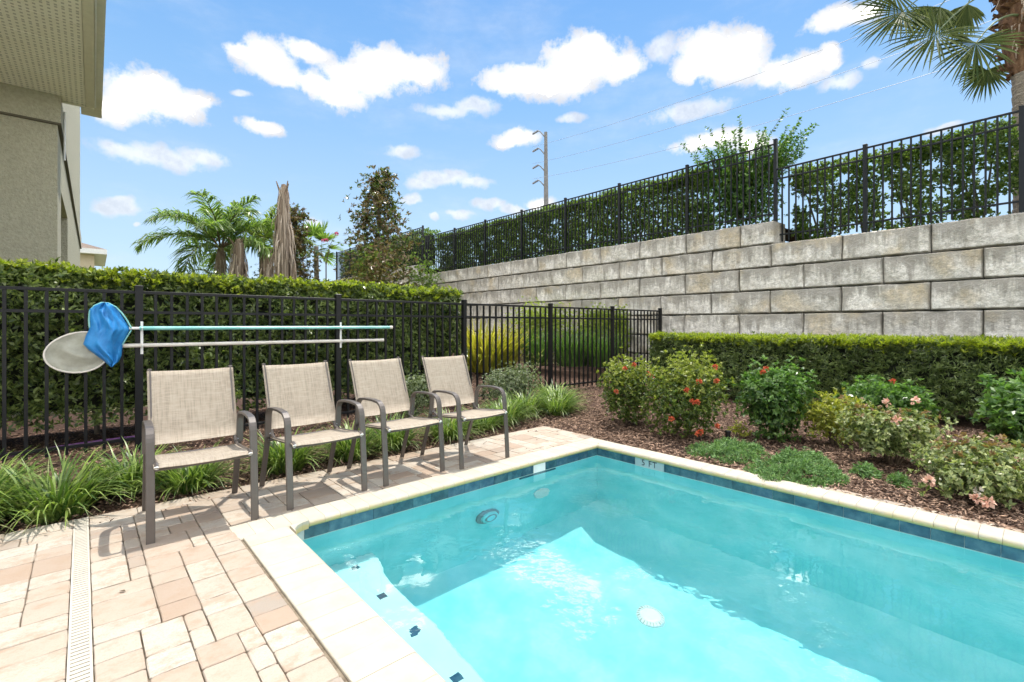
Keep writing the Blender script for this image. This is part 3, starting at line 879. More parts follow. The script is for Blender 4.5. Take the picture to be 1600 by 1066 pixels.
mb = MB(); mb.v = [(-4.7, -.45, 4.63), (.93, -.45, 4.63), (.93, .02, 4.9), (-.004, .02, 4.9), (-.004, 6.5, 6.3), (-4.7, 6.5, 6.3)]
mb.f = [(0, 1, 2, 3, 4, 5)]
b = len(mb.v); mb.v += [(-.1, -.02, 9.1), (14.1, -.02, 9.1), (14.1, 6.1, 9.1), (-.1, 6.1, 9.1), (3, 3, 10.8), (11, 3, 10.8)]
mb.f += [(b, b + 1, b + 5, b + 4), (b + 1, b + 2, b + 5), (b + 2, b + 3, b + 4, b + 5), (b + 3, b, b + 4)]
mb.build('roof', M['rooftile'], house)
# far house
fh = thing('beige_house', 'small beige house with brown roof far beyond the hedge', 'house', (-26.1, 30, 0), HR)
MB().box(0, 7, 0, 8, -.5, 5.6).build('wall', M['stucco2'], fh)
mb = MB(); mb.v = [(-.6, -.6, 5.9), (7.6, -.6, 5.9), (7.6, 8.6, 5.9), (-.6, 8.6, 5.9), (3.5, 4, 7.6)]
mb.f = [(0, 1, 4), (1, 2, 4), (2, 3, 4), (3, 0, 4)]
mb.build('roof', M['rooftile'], fh)
MB().box(-.6, 7.6, -.6, 8.6, 5.6, 5.9).build('fascia', M['whitepaint'], fh)

# ================================================================== foliage helpers
def unit(v): return v / np.maximum(1e-9, np.linalg.norm(v, axis=-1, keepdims=True))
def leaf_arrays(P_, Dv, Nv, L, Wd, fold=.25, bend=.15, mid=.45):
    """one folded quad per leaf"""
    n = len(P_)
    L = np.broadcast_to(np.asarray(L, float).reshape(-1, 1), (n, 1)); Wd = np.broadcast_to(np.asarray(Wd, float).reshape(-1, 1), (n, 1))
    side = unit(np.cross(Dv, Nv)); up = unit(np.cross(side, Dv))
    tip = P_ + Dv * L - up * bend * L
    c = P_ + Dv * L * mid + up * fold * Wd * .5
    V = np.stack([P_, c - side * Wd / 2, tip, c + side * Wd / 2], 1).reshape(-1, 3)
    F = np.arange(4 * n).reshape(n, 4)
    return V, F
def shoots(P_, Dv, k, L, Wd, spread=(35, 75), stem=.5, **kw):
    """k leaves round every shoot: P_ its tip area, Dv its direction"""
    n = len(P_)
    Pk = np.repeat(P_, k, 0); Dk = np.repeat(unit(Dv), k, 0)
    r = unit(rng.normal(size=(n * k, 3))); side = unit(np.cross(Dk, r))
    a = np.radians(rng.uniform(spread[0], spread[1], (n * k, 1)))
    d = Dk * np.cos(a) + side * np.sin(a)
    Ls = L * rng.uniform(.7, 1.15, n * k); Ws = Wd * rng.uniform(.8, 1.2, n * k)
    Pk = Pk - Dk * rng.uniform(0, stem * L, (n * k, 1))
    return leaf_arrays(Pk, d, Dk + .3 * rng.normal(size=(n * k, 3)), Ls, Ws, **kw)
def cat_mesh(name, parts_, m):
    V = []; F = []; b = 0
    for v, f in parts_:
        V.append(v); F.append(f + b); b += len(v)
    return np_mesh(name, np.concatenate(V), np.concatenate(F), m)
def wob(x, y, z, a):
    return a * (np.sin(2.1 * x + 1.3) * np.sin(3.1 * z + .4) + .6 * np.sin(5.3 * x + 2 * z) + .5 * np.sin(9 * x + 7 * z + 2 * y) * .7)

def hedge(name, label, loc, rz, L, T, H, z0, leaf, tip, dens, lsize, k=7, ragged=.05, tipd=1., core=.14, holes=0., stems=0, group=None, faces=(1, 1, 1), spread=(35, 75), tipband=.05, batter=.06):
    """box hedge along local x; front is local -y at y = 0, back at y = T; foliage from z0 up to H"""
    root = thing(name, label, 'hedge', loc, rz, group)
    fr, tp, bk = faces
    sets = []
    def surf(n, kind):
        x = rng.uniform(0, L, n); d = np.abs(rng.normal(0, 1, n)) * ragged
        if kind == 'front': z = rng.uniform(z0, H, n); y = d + wob(x, 0, z, ragged * .9) - batter * (H - z); nr = (0, -1, 0)
        elif kind == 'back': z = rng.uniform(z0, H, n); y = T - d - wob(x, 1, z, ragged * .5); nr = (0, 1, 0)
        elif kind == 'top': y = rng.uniform(0, T, n); z = H - d * .7 - .03 * np.abs(rng.normal(size=n)) + wob(x, y, y * 3, ragged * .3); nr = (0, 0, 1)
        else:
            y = rng.uniform(0, T, n); z = rng.uniform(z0, H, n); x = d if kind == 'l' else L - d; nr = (-1 if kind == 'l' else 1, 0, 0)
        p = np.stack([x, y, z], 1)
        dv = np.array(nr) * .75 + np.array([0, 0, .45]) + rng.normal(0, .45, (n, 3))
        return p, dv
    area = {'front': L * (H - z0) * fr, 'back': L * (H - z0) * bk, 'top': L * T * tp, 'l': T * (H - z0), 'r': T * (H - z0)}
    for kd, ar in area.items():
        n = int(ar * dens)
        if n: sets.append(surf(n, kd))
    P_ = np.concatenate([a for a, b in sets]); Dv = np.concatenate([b for a, b in sets])
    low = (P_[:, 2] - z0) / (H - z0)
    keep = rng.uniform(size=len(P_)) < np.clip(.45 + low * 4.5, 0, 1)
    if holes:
        h = np.sin(P_[:, 0] * 4.1 + 1) * np.sin(P_[:, 2] * 5.2 + P_[:, 0]) + .8 * np.sin(P_[:, 0] * 9.7 + 3 * P_[:, 2]) + .7 * np.sin(P_[:, 2] * 11 - 4 * P_[:, 0])
        keep &= (h + rng.normal(0, .35, len(h))) > (-1.1 + holes * 1.9 * (1.15 - low))
    P_, Dv = P_[keep], Dv[keep]
    st = rng.uniform(size=len(P_)) < .02
    P_[st] += unit(Dv[st]) * rng.uniform(.03, .1, (st.sum(), 1))
    me = cat_mesh('foliage', [shoots(P_, Dv, k, lsize[0], lsize[1], spread)], leaf)
    inst('foliage', me, root)
    # sunny new growth along the top
    n = int(L * (T + .12) * 120 * tipd)
    if n and tip:
        x = rng.uniform(0, L, n); y = rng.uniform(-.04, T, n)
        near = rng.uniform(size=n) < .35
        y[near] = rng.uniform(-.05, .06, near.sum())
        z = H + rng.normal(0, .018, n) + wob(x, y, y * 3, ragged * .3); z[near] -= np.abs(rng.normal(0, tipband, near.sum()))
        dv = np.array([0, -.2, 1.]) + rng.normal(0, .35, (n, 3))
        inst('new_growth', cat_mesh('new_growth', [shoots(np.stack([x, y, z], 1), dv, k, lsize[0] * .85, lsize[1], (20, 60))], tip), root)
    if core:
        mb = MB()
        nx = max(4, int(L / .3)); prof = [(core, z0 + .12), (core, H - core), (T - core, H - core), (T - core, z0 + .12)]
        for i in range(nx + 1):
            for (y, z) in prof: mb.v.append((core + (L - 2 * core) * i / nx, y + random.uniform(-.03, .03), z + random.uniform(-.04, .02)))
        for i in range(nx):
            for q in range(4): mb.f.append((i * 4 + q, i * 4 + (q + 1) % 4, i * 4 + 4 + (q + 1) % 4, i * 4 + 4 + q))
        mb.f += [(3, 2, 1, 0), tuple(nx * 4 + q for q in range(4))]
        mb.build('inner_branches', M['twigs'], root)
    for i in range(stems):
        x = L * (i + .5) / stems + random.uniform(-.1, .1); y = T * .5 + random.uniform(-.1, .1)
        mb = MB()
        for q in range(3):
            a = random.uniform(0, 6.3)
            mb.tube([(x, y, -.05), (x + .06 * math.cos(a), y + .06 * math.sin(a), z0 * .6 + .06), (x + .3 * math.cos(a), y + .2 * math.sin(a), z0 + .5 + .3 * (H - z0) * (holes > 0)),
                     (x + .4 * math.cos(a), y + .22 * math.sin(a), z0 + .6 + .6 * (H - z0 - .6) * (holes > 0))], [.028, .022, .014, .008], 6)
        mb.build('stem', M['bark'], root)
    return root

# ------------------------------------------------------------------ hedges
hedge('clipped_hedge', 'tall clipped hedge right behind the pool fence, left of the gap', pf(-3.5, 10.5), PHI, 11.35, .95, 1.77, .2, M['vib'], M['vibtip'], 680, (.07, .025), k=6, ragged=.08, batter=.13, tipd=1.5, stems=11, core=.17, tipband=.07)
hedge('low_hedge', 'knee to waist high clipped hedge behind the flowering shrubs, under the block wall', pf(-1.95, -4.05), PHI - R(90), 9.25, .95, 1.0, .03, M['pod'], M['podtip'], 800, (.075, .013), k=8, ragged=.06, batter=.12, tipd=2.6, core=.13, spread=(25, 70))
_wp = wall_pt(14.9, .62)
# hedges on the terrace follow the wall: local x must run with the face to the left (local -y faces the pool)
def upper_hedge(t_hi, t_lo, off, **kw):
    p = wall_pt(t_hi, off); q = wall_pt(t_lo, off)
    d = q - p; return dict(loc=(float(p[0]), float(p[1]), kw.pop('zb')), rz=math.atan2(d[1], d[0]), L=float(np.linalg.norm(d)), **kw)
hedge('terrace_hedge', 'dense dark hedge behind the fence on top of the wall, left part', **upper_hedge(16.4, 5.2, .62, zb=3.16), T=.7, H=1.68, z0=.08, leaf=M['upper'], tip=M['uppertip'], dens=620, lsize=(.066, .036), k=6, ragged=.12, tipd=1.2, core=0, holes=.14, stems=14, faces=(1, 1, .8))
hedge('terrace_hedge', 'gappy hedge with bare stems and sky showing through, on the wall at right', **upper_hedge(3.28, -3.6, .62, zb=2.72), T=.6, H=1.58, z0=.12, leaf=M['upper'], tip=M['uppertip'], dens=760, lsize=(.054, .034), k=6, ragged=.14, tipd=1.4, core=0, holes=.3, stems=9, faces=(1, .8, .6))
hedge('terrace_hedge', 'distant dark hedge on the wall behind the magnolia, going down to the left', **upper_hedge(27, 17.35, .62, zb=3.6), T=.7, H=1.7, z0=.08, leaf=M['upper'], tip=M['uppertip'], dens=200, lsize=(.075, .045), k=5, ragged=.08, tipd=.6, core=.2, holes=.2, faces=(1, .6, .4))

# ------------------------------------------------------------------ shrubs
def shrub(name, label, cat, loc, rx, ry, h, leaf, lsize, n, k=6, tip=None, tipfrac=.25, lobes=7, z0=.06, stems=4, spread=(30, 80), group=None, up=.5, hollow=.55, rz=0., stemm='stem', leaves_name='foliage'):
    root = thing(name, label, cat, loc, rz, group)
    cs = []
    for i in range(lobes):
        a = 2.4 * i + random.uniform(-.4, .4); q = math.sqrt((i + .5) / lobes)
        f = random.uniform(.38, .55)
        zc = h * random.uniform(.38, .62) if i else h * .55
        cs.append((rx * (1 - f) * q * math.cos(a), ry * (1 - f) * q * math.sin(a), min(zc, h * (1 - f * .8)), rx * f, ry * f, h * f * .85))
    cs.append((0, 0, h * .4, rx * .6, ry * .6, h * .4))
    which = rng.integers(0, len(cs), n)
    c = np.array(cs)[which]
    d = unit(rng.normal(size=(n, 3)) + np.array([0, 0, .25]))
    rad = rng.uniform(hollow, 1.0, (n, 1)) ** .7 * (1 + .17 * rng.normal(size=(n, 1)))
    P_ = c[:, :3] + d * c[:, 3:6] * rad
    P_[:, 2] = np.clip(P_[:, 2], z0 + .02 * rng.uniform(size=n), h * 1.12)
    dv = d * .7 + np.array([0, 0, up]) + rng.normal(0, .3, (n, 3))
    score = P_[:, 2] / h + .35 * d[:, 2] + .25 * rng.normal(size=n)
    cut = np.quantile(score, 1 - tipfrac) if tip else 9e9
    m_ = score < cut
    inst(leaves_name, cat_mesh(leaves_name, [shoots(P_[m_], dv[m_], k, *lsize, spread)], leaf), root)
    if tip:
        ng = inst('new_growth', cat_mesh('new_growth', [shoots(P_[~m_], dv[~m_], k, *lsize, spread)], tip), root)
        if (~m_).sum() * k < 1200: ng['kind'] = 'stuff'
    mb = MB()
    for i in range(stems):
        x, y, z = cs[i % len(cs)][:3]
        mb.tube([(x * .12, y * .12, -.05), (x * .45, y * .45, z * .45), (x, y, z)], [.011, .008, .004], 5)
    if stems: mb.build('stem', M[stemm], root)
    root['_lobes'] = 0
    del root['_lobes']
    return root, cs
def petal_head(m, r, n, name='flower'):
    P_ = unit(rng.normal(size=(n, 3)) + np.array([0, 0, .5]))
    V, F = leaf_arrays(P_ * r * .25, unit(P_ + .35 * rng.normal(size=(n, 3))), rng.normal(size=(n, 3)), r * rng.uniform(.6, 1., n), r * .62, fold=.3, bend=.25, mid=.6)
    return np_mesh(name, V, F, m)
orange_heads = [petal_head(M['orange'], .031, 34) for _ in range(3)]
peach_heads = [petal_head(M['peach'], .042, 22) for _ in range(2)]
white_heads = [petal_head(M['whitepet'], .034, 18) for _ in range(2)]
pink_head = petal_head(M['pink'], .12, 22)
def flowers(root, heads, spots):
    for i, (x, y, z) in enumerate(spots):
        inst('flower', heads[i % len(heads)], root, (x, y, z), (random.uniform(-.5, .5), random.uniform(-.5, .5), random.uniform(0, 6)))

r_, cs = shrub('flowering_shrub', 'leafy ixora shrub with orange blooms, nearest the end of the low hedge', 'shrub', pf(-.42, -1.12, -.03), .47, .45, .84, M['ixora'], (.036, .018), 1900, tip=M['ixoratip'], tipfrac=.3, lobes=9)
# view-side flowers sit on the surface of the lobes
flowers(r_, orange_heads, [(.18, -.3, .66), (.22, -.32, .63), (-.1, -.33, .72), (.3, -.25, .33), (-.2, -.32, .45), (.02, -.28, .76)])
r_, cs = shrub('flowering_shrub', 'round ixora shrub covered in red-orange blooms, yellowish on top', 'shrub', pf(.45, -1.0, -.03), .52, .48, .92, M['ixora'], (.036, .018), 2400, tip=M['ixoratip'], tipfrac=.33, lobes=10)
flowers(r_, orange_heads, [(.17, -.3, .8), (-.02, -.36, .66), (.17, -.33, .66), (-.17, -.42, .58), (-.12, -.45, .47), (-.07, -.45, .465), (-.3, -.36, .28), (.14, -.42, .22), (-.07, -.46, .15), (-.04, -.45, .17)])
r_, cs = shrub('green_shrub', 'dark glossy green shrub between the orange-flowered ixora and a yellow shrub', 'shrub', pf(1.1, -1.62, -.03), .48, .44, .8, M['dark'], (.05, .025), 1500, tip=M['bush'], tipfrac=.3, lobes=9)
flowers(r_, orange_heads, [(-.2, -.15, .74), (-.14, -.1, .77)])
shrub('yellow_shrub', 'small sparse yellow-green shrub in the mulch before the low hedge', 'shrub', pf(1.6, -1.85, -.03), .44, .36, .55, M['yellow'], (.042, .017), 700, lobes=9, hollow=.3, stems=7)
r_, cs = shrub('green_shrub', 'loose bright green shrub right of the small yellow shrub', 'shrub', pf(1.85, -2.62, -.03), .56, .46, .72, M['dark'], (.055, .027), 1150, tip=M['bush'], tipfrac=.55, lobes=9, hollow=.4)
flowers(r_, orange_heads[:1], [(-.05, -.2, .64)])
r_, cs = shrub('rose_bush', 'large pale-leaved rose bush with a few bronze leaves, behind the low rose', 'shrub', pf(2.15, -1.42, -.03), .49, .43, .56, M['rose'], (.04, .022), 1150, tip=M['roseold'], tipfrac=.05, lobes=10, hollow=.35, stems=9, z0=.12)
flowers(r_, peach_heads, [(-.14, -.1, .56), (-.2, -.28, .45), (.1, -.1, .58)])
r_, cs = shrub('rose_bush', 'low spreading rose bush with peach blooms by the pool edge', 'shrub', pf(2.72, -.82, -.03), .52, .43, .44, M['rose'], (.04, .022), 1150, tip=M['roseold'], tipfrac=.06, lobes=9, hollow=.3, stems=9, z0=.05)
flowers(r_, peach_heads + white_heads, [(-.27, -.28, .1), (-.23, -.31, .09), (-.2, -.22, .13), (.12, -.28, .13), (-.42, -.1, .16), (.2, -.1, .3)])
shrub('green_shrub', 'broad-leaved green shrub at the far right end of the bed', 'shrub', pf(2.95, -2.75, -.03), .58, .5, .78, M['dark'], (.07, .036), 800, tip=M['bush'], tipfrac=.5, lobes=8, hollow=.35)
shrub('small_shrub', 'tiny yellowing plant beside the dark stake', 'shrub', pf(.85, -1.35, -.03), .14, .13, .2, M['yellow'], (.03, .014), 60, lobes=3)
def juniper(label, loc, rx, ry, h, n, rz):
    root = thing('ground_cover', label, 'juniper', loc, rz)
    a = rng.uniform(0, 2 * np.pi, n); q = np.sqrt(rng.uniform(0, 1, n))
    edge = 1 + .16 * np.sin(3 * a + 1) + .1 * np.sin(7 * a)
    x = rx * q * np.cos(a) * edge; y = ry * q * np.sin(a) * edge
    z = h * (1 - q ** 2.5) * (.62 + .3 * np.sin(13 * x + 1) * np.sin(15 * y) + .12 * rng.normal(size=n)) + .015
    z = np.maximum(z, .01)
    P_ = np.stack([x, y, z], 1)
    dv = np.stack([.5 * np.cos(a) * q, .5 * np.sin(a) * q, np.full(n, .9)], 1) + rng.normal(0, .55, (n, 3))
    inst('foliage', cat_mesh('foliage', [shoots(P_, dv, 9, .034, .0085, (15, 65), stem=1.8)], M['juniper']), root)
    mb = MB()
    for i in range(6):
        b_ = i * 1.05
        mb.tube([(0, 0, -.02), (rx * .4 * math.cos(b_), ry * .4 * math.sin(b_), h * .5), (rx * .75 * math.cos(b_), ry * .75 * math.sin(b_), h * .3)], [.01, .007, .004], 5)
    mb.build('stem', M['stem'], root)
juniper('small feathery juniper mat in front of the round ixora', pf(1.05, -.66, -.03), .4, .29, .14, 800, .4)
juniper('wide feathery green juniper mat spilling to the pool edging', pf(1.68, -.52, -.03), .5, .3, .17, 1300, .75)
juniper('little juniper tuft between the wide juniper and the roses', pf(2.08, -.82, -.03), .1, .1, .12, 140, 0)
juniper('low grey-green juniper sprig on the mulch near the low rose', pf(2.3, -.75, -.03), .08, .08, .09, 90, 0)
o = thing('landscape_stake', 'short black garden stake standing by the round ixora', 'stake', pf(.82, -1.14, -.03))
MB().box(-.018, .018, -.018, .018, -.05, .1).build('post', M['iron'], o); MB().cbox(-.024, .024, -.024, .024, .1, .125, .006).build('cap', M['iron'], o)

# dwarf shrubs by the fence behind the chairs
shrub('dwarf_shrub', 'grey-green variegated shrub with small leaves, by the fence right of the last chair', 'shrub', pf(-2.35, -.95, -.03), .68, .36, .62, M['varieg'], (.028, .015), 2300, lobes=10, rz=PHI)
shrub('dwarf_shrub', 'small-leaved shrub showing between the third and fourth chairs', 'shrub', pf(-2.35, .75, -.03), .45, .33, .66, M['varieg'], (.03, .016), 1300, lobes=8, rz=PHI)

# liriope clumps
def blades(n, spread_r, L, wid, elev=(50, 88), droop=(40, 110), seg=5, base=None):
    a = rng.uniform(0, 2 * np.pi, n); q = spread_r * np.sqrt(rng.uniform(0, 1, n))
    b = np.stack([q * np.cos(a), q * np.sin(a), np.zeros(n)], 1) if base is None else base
    a2 = a + rng.normal(0, .5, n)
    th = np.radians(rng.uniform(*elev, n)); dr = np.radians(rng.uniform(*droop, n))
    Ls = L * rng.uniform(.6, 1.1, n) / seg; Wd = wid * rng.uniform(.75, 1.2, n)
    hx, hy = np.cos(a2), np.sin(a2)
    side = np.stack([-hy, hx, np.zeros(n)], 1)
    p = b.copy(); V = []
    for i in range(seg + 1):
        wv_ = Wd * (1 - (i / seg) ** 2.2) * .5 + .0004
        V += [p - side * wv_[:, None], p + side * wv_[:, None]]
        ang = th - dr * (i / seg) ** 1.4
        p = p + np.stack([hx * np.cos(ang), hy * np.cos(ang), np.sin(ang)], 1) * Ls[:, None]
        p[:, 2] = np.maximum(p[:, 2], .004)
    V = np.stack(V, 1)
    m_ = 2 * (seg + 1)
    f1 = np.array([[2 * i, 2 * i + 1, 2 * i + 3, 2 * i + 2] for i in range(seg)])
    F = (np.arange(n)[:, None, None] * m_ + f1[None]).reshape(-1, 4)
    return V.reshape(-1, 3), F
lir_meshes = [cat_mesh('blades', [blades(300, .15, .45, .016, (42, 85), (55, 125))], M['lir']) for _ in range(3)]
lir_pale = [cat_mesh('pale_blades', [blades(55, .14, .43, .012, (30, 70), (60, 130))], M['lirpale']) for _ in range(2)]
def liriope(label, s, w_, sc=1.):
    o = thing('liriope_clump', label, 'grass plant', pf(s, w_, -.03), random.uniform(0, 6), 'liriope clumps along the fence')
    o.scale = (sc, sc, sc * random.uniform(.92, 1.05))
    inst('blades', random.choice(lir_meshes), o); inst('pale_blades', random.choice(lir_pale), o)
for lb, s_, w_, sc in (
    ('broad fresh green liriope clump filling the left edge of the bed', -1.22, 4.45, 1.1),
    ('arching liriope clump beside the drain strip, left of the first chair', -1.2, 4.02, 1.05),
    ('liriope clump against the fence behind the two leftmost clumps', -1.6, 4.4, 1.0),
    ('liriope clump showing under the seat of the first chair', -1.22, 3.3, .9),
    ('liriope clump just left of the first chair, by the fence post', -1.45, 3.62, .95),
    ('liriope clump between the first and second chairs', -1.25, 2.62, .95),
    ('liriope clump under the second chair', -1.22, 2.05, .9),
    ('liriope clump between the second and third chairs', -1.3, 1.6, .95),
    ('liriope clump under the fourth chair', -1.25, .95, .95),
    ('liriope clump behind the right arm of the fourth chair', -1.35, .42, .9),
    ('yellowish liriope clump right of the fourth chair', -1.45, -.02, 1.0),
    ('liriope clump below the grey-green dwarf shrub', -1.65, -.55, 1.0),
    ('liriope clump right of the dwarf shrub, at the fence foot', -2.1, -1.55, 1.0),
    ('lone liriope clump at the mulch edge before the dwarf shrub', -1.45, -.95, 1.0),
    ('rightmost liriope clump of the row, towards the ixora', -1.72, -1.3, 1.08)):
    liriope(lb, s_, w_, sc)

# planting behind the right part of the fence
def strap_clump(name, label, loc, n, r, L, wid, m, elev=(55, 88), droop=(20, 80), extra=None):
    o = thing(name, label, 'plant', loc)
    inst('blades', cat_mesh('blades', [blades(n, r, L, wid, elev, droop)], m), o)
    if extra: inst('old_blades', cat_mesh('old_blades', [blades(n // 4, r, L * .8, wid, (20, 60), (40, 110))], extra), o)
def at(u, Y, z=0.):       # point on the bed beyond the fence at distance Y, in the direction u (tan of the bearing)
    return (u * Y, Y, z)
strap_clump('golden_plant', 'big golden yellow strap-leaved plant just behind the corner fence post', at(-.055, 10.6, .18), 260, .35, 1.35, .05, M['golden'], extra=M['yellow'])
strap_clump('golden_plant', 'smaller golden yellow plant to the right of the big golden one', at(-.02, 11.2, .22), 150, .3, 1.15, .05, M['golden'])
strap_clump('strap_plant', 'dense clump of upright dark green strap leaves behind the fence, left one', at(.055, 11.4, .25), 300, .3, 1.0, .022, M['strap'], (62, 89), (10, 60), M['lirpale'])
strap_clump('strap_plant', 'dense clump of upright dark green strap leaves behind the fence, middle one', at(.125, 11.2, .25), 340, .35, 1.05, .022, M['strap'], (62, 89), (10, 60))
strap_clump('strap_plant', 'dense clump of upright dark green strap leaves behind the fence, by the wall', at(.185, 11.0, .25), 280, .3, .95, .022, M['strap'], (62, 89), (10, 60))
shrub('lime_shrub', 'lime green clipped shrub along the foot of the wall behind the strap plants', 'shrub', at(.06, 13.2, .3), 1.7, .5, 1.6, M['lime'], (.055, .03), 2300, lobes=12, rz=2.3, hollow=.5)
shrub('lime_shrub', 'lime green shrub between the lime clipped shrub and the fence end', 'shrub', at(.19, 12.3, .3), .9, .45, 1.4, M['lime'], (.055, .03), 1300, lobes=9, rz=2.3)
shrub('lime_shrub', 'upright bright lime shrub before the block wall by the last fence posts', 'shrub', at(.225, 11.6, .28), .3, .3, 1.45, M['lime'], (.06, .03), 560, lobes=7)

# ================================================================== terrace bush with long sprays
p = wall_pt(4.35, .95)
root, cs = shrub('spray_bush', 'bright green bush with long leafy sprays rising above the fence on the wall', 'bush', (float(p[0]), float(p[1]), 3.12), 1.05, .75, 1.8, M['bush'], (.07, .042), 2300, tip=M['uppertip'], tipfrac=.12, lobes=12, rz=wall_rot(5), hollow=.4, k=5)
mb = MB(); SP, SD = [], []
for i in range(85):
    a = random.uniform(0, 6.28); rr = random.uniform(.1, .75)
    x, y, z = rr * math.cos(a), rr * .8 * math.sin(a), random.uniform(1.1, 1.5)
    L = random.uniform(.5, 1.25); lean = random.uniform(.2, .95)
    pts = [(x + math.cos(a) * lean * L * q, y + math.sin(a) * lean * L * q * .8, z + L * q * (1 - .25 * lean * q)) for q in (0, .25, .5, .75, 1)]
    mb.tube(pts, [.008, .007, .005, .004, .002], 4)
    for q in np.linspace(.02, 1, 22):
        b_ = Vector(pts[0]).lerp(Vector(pts[-1]), q)
        SP.append(tuple(b_)); SD.append((math.cos(a) * lean, math.sin(a) * lean, .8))
inst('spray_leaves', cat_mesh('spray_leaves', [shoots(np.array(SP), np.array(SD), 4, .078, .046, (40, 85))], M['bush']), root)
mb.build('spray', M['stem'], root)

# ================================================================== trees in the distance
def pinnate(name, n_fronds, L, m, hub_r=.08, leaflets=46, llen=.5, lw=.035, elevs=(75, -15), droop=(60, 110), az0=0., seed=1, azs=None):
    r = random.Random(seed)
    V = []; F = []; b = 0; mb = MB()
    for i in range(n_fronds):
        a = azs[i] if azs else az0 + i * 2.39996
        e = R(elevs[0] + (elevs[1] - elevs[0]) * i / max(1, n_fronds - 1) + r.uniform(-8, 8)); dr = R(r.uniform(*droop))
        LL = L * r.uniform(.85, 1.1); seg = 14
        p = np.array([hub_r * math.cos(a), hub_r * math.sin(a), 0.]); pts = []; tans = []
        for s in range(seg + 1):
            ang = e - dr * (s / seg) ** 1.3
            tt = np.array([math.cos(a) * math.cos(ang), math.sin(a) * math.cos(ang), math.sin(ang)])
            pts.append(p.copy()); tans.append(tt); p = p + tt * LL / seg
        mb.tube([tuple(q) for q in pts], [.035 * (1 - s / (seg + 1)) + .005 for s in range(seg + 1)], 5)
        side = np.array([-math.sin(a), math.cos(a), 0.])
        q = np.repeat(np.linspace(.14, 1, leaflets), 2) + rng.normal(0, .008, leaflets * 2)
        q = np.clip(q, .1, .999) * seg; ii = q.astype(int); fr = (q - ii)[:, None]
        P_ = np.array(pts)[ii] * (1 - fr) + np.array(pts)[np.minimum(ii + 1, seg)] * fr
        T_ = np.array(tans)[ii]; sg = np.where(np.arange(len(q)) % 2, 1., -1.)[:, None]
        prof = (.35 + .75 * np.sin(np.clip(q / seg, 0, 1) * np.pi) ** .7)
        D_ = unit(T_ * .75 + side * sg * .85 + np.array([0, 0, .12]) + rng.normal(0, .22, (len(q), 3)))
        ll = llen * prof * rng.uniform(.8, 1.1, len(q))
        mid = P_ + D_ * ll[:, None] * .5; tip = mid + (D_ * .6 + np.array([0, 0, -.55])) * ll[:, None] * .5
        w_ = unit(np.cross(D_, np.array([0, 0, 1.]) + .4 * rng.normal(size=(len(q), 3)))) * lw / 2
        v = np.stack([P_ - w_ * .5, P_ + w_ * .5, mid + w_, mid - w_, tip + w_ * .1, tip - w_ * .1], 1).reshape(-1, 3)
        nn = len(q); base = np.arange(nn)[:, None] * 6
        f = np.concatenate([base + np.array([[0, 1, 2, 3]]), base + np.array([[3, 2, 4, 5]])])
        V.append(v); F.append(f + b); b += len(v)
    return np_mesh(name, np.concatenate(V), np.concatenate(F), m), mb
def palm_trunk(h, r0, r1, m=None):
    mb = MB(); n = int(h / .18)
    pts = []; rr = []
    for i in range(n + 1):
        q = i / n
        for dz, k in ((0, 1.0), (.14, .93)):
            pts.append((.02 * math.sin(q * 4), 0, h * q + dz * h / n)); rr.append((r0 + (r1 - r0) * q) * k)
    mb.tube(pts, rr, 12)
    return mb
def hanging(n, r, z0, z1, Lr, wid=.03, m=None):
    """dry strands hanging round a trunk"""
    a = rng.uniform(0, 2 * np.pi, n); z = rng.uniform(z0, z1, n); L = rng.uniform(*Lr, n)
    rad = np.interp(z, [z0, z1], [r[0], r[1]]) * rng.uniform(.8, 1.15, n)
    p0 = np.stack([rad * .8 * np.cos(a), rad * .8 * np.sin(a), z], 1)
    out = np.stack([np.cos(a), np.sin(a), np.zeros(n)], 1)
    p1 = p0 + out * (rad * rng.uniform(.05, .4, n))[:, None] - np.array([0, 0, 1.]) * (L * .35)[:, None]
    p2 = p1 + out * rng.normal(0, .05, (n, 1)) - np.array([0, 0, 1.]) * (L * .65)[:, None]
    sd = np.stack([-np.sin(a), np.cos(a), np.zeros(n)], 1) * wid / 2
    V = np.stack([p0 - sd, p0 + sd, p1 + sd, p1 - sd, p2 + sd * .3, p2 - sd * .3], 1).reshape(-1, 3)
    b = np.arange(n)[:, None] * 6
    return V, np.concatenate([b + np.array([[0, 1, 2, 3]]), b + np.array([[3, 2, 4, 5]])])

# queen palms
t_ = thing('palm_tree', 'green feather-leaved palm with drooping fronds, left of the dead palm', 'palm', (-13.35, 22, 0))
me, mb = pinnate('fronds', 16, 3.0, M['queen'], elevs=(86, 8), droop=(60, 105), seed=4, llen=1.1, lw=.058, leaflets=84)
inst('fronds', me, t_, (0, 0, 4.75)); mb.build('rachis', M['stem'], t_, loc=(0, 0, 4.75))
palm_trunk(4.0, .2, .17).build('trunk', M['palmbark'], t_); MB().tube([(0, 0, 3.8), (0, 0, 4.3), (0, 0, 4.8)], [.24, .2, .1], 10).build('crown_shaft', M['deadtrunk'], t_)
inst('dead_fronds', cat_mesh('dead_fronds', [hanging(70, (.3, .25), 3.4, 4.3, (.6, 1.4))], M['deadfrond']), t_)
t_ = thing('palm_tree', 'yellow-green feather palm partly behind the dead palm trunk', 'palm', (-13.0, 25, 0))
me, mb = pinnate('fronds', 10, 2.7, M['queen2'], elevs=(85, 5), droop=(50, 100), seed=9, az0=1., llen=1.05, lw=.058, leaflets=74)
inst('fronds', me, t_, (0, 0, 5.2)); mb.build('rachis', M['stem'], t_, loc=(0, 0, 5.2)); palm_trunk(5.2, .18, .15).build('trunk', M['palmbark'], t_)
t_ = thing('palm_tree', 'thin young palm with one bent frond at the left of the palm group', 'palm', (-13.0, 20.5, 0))
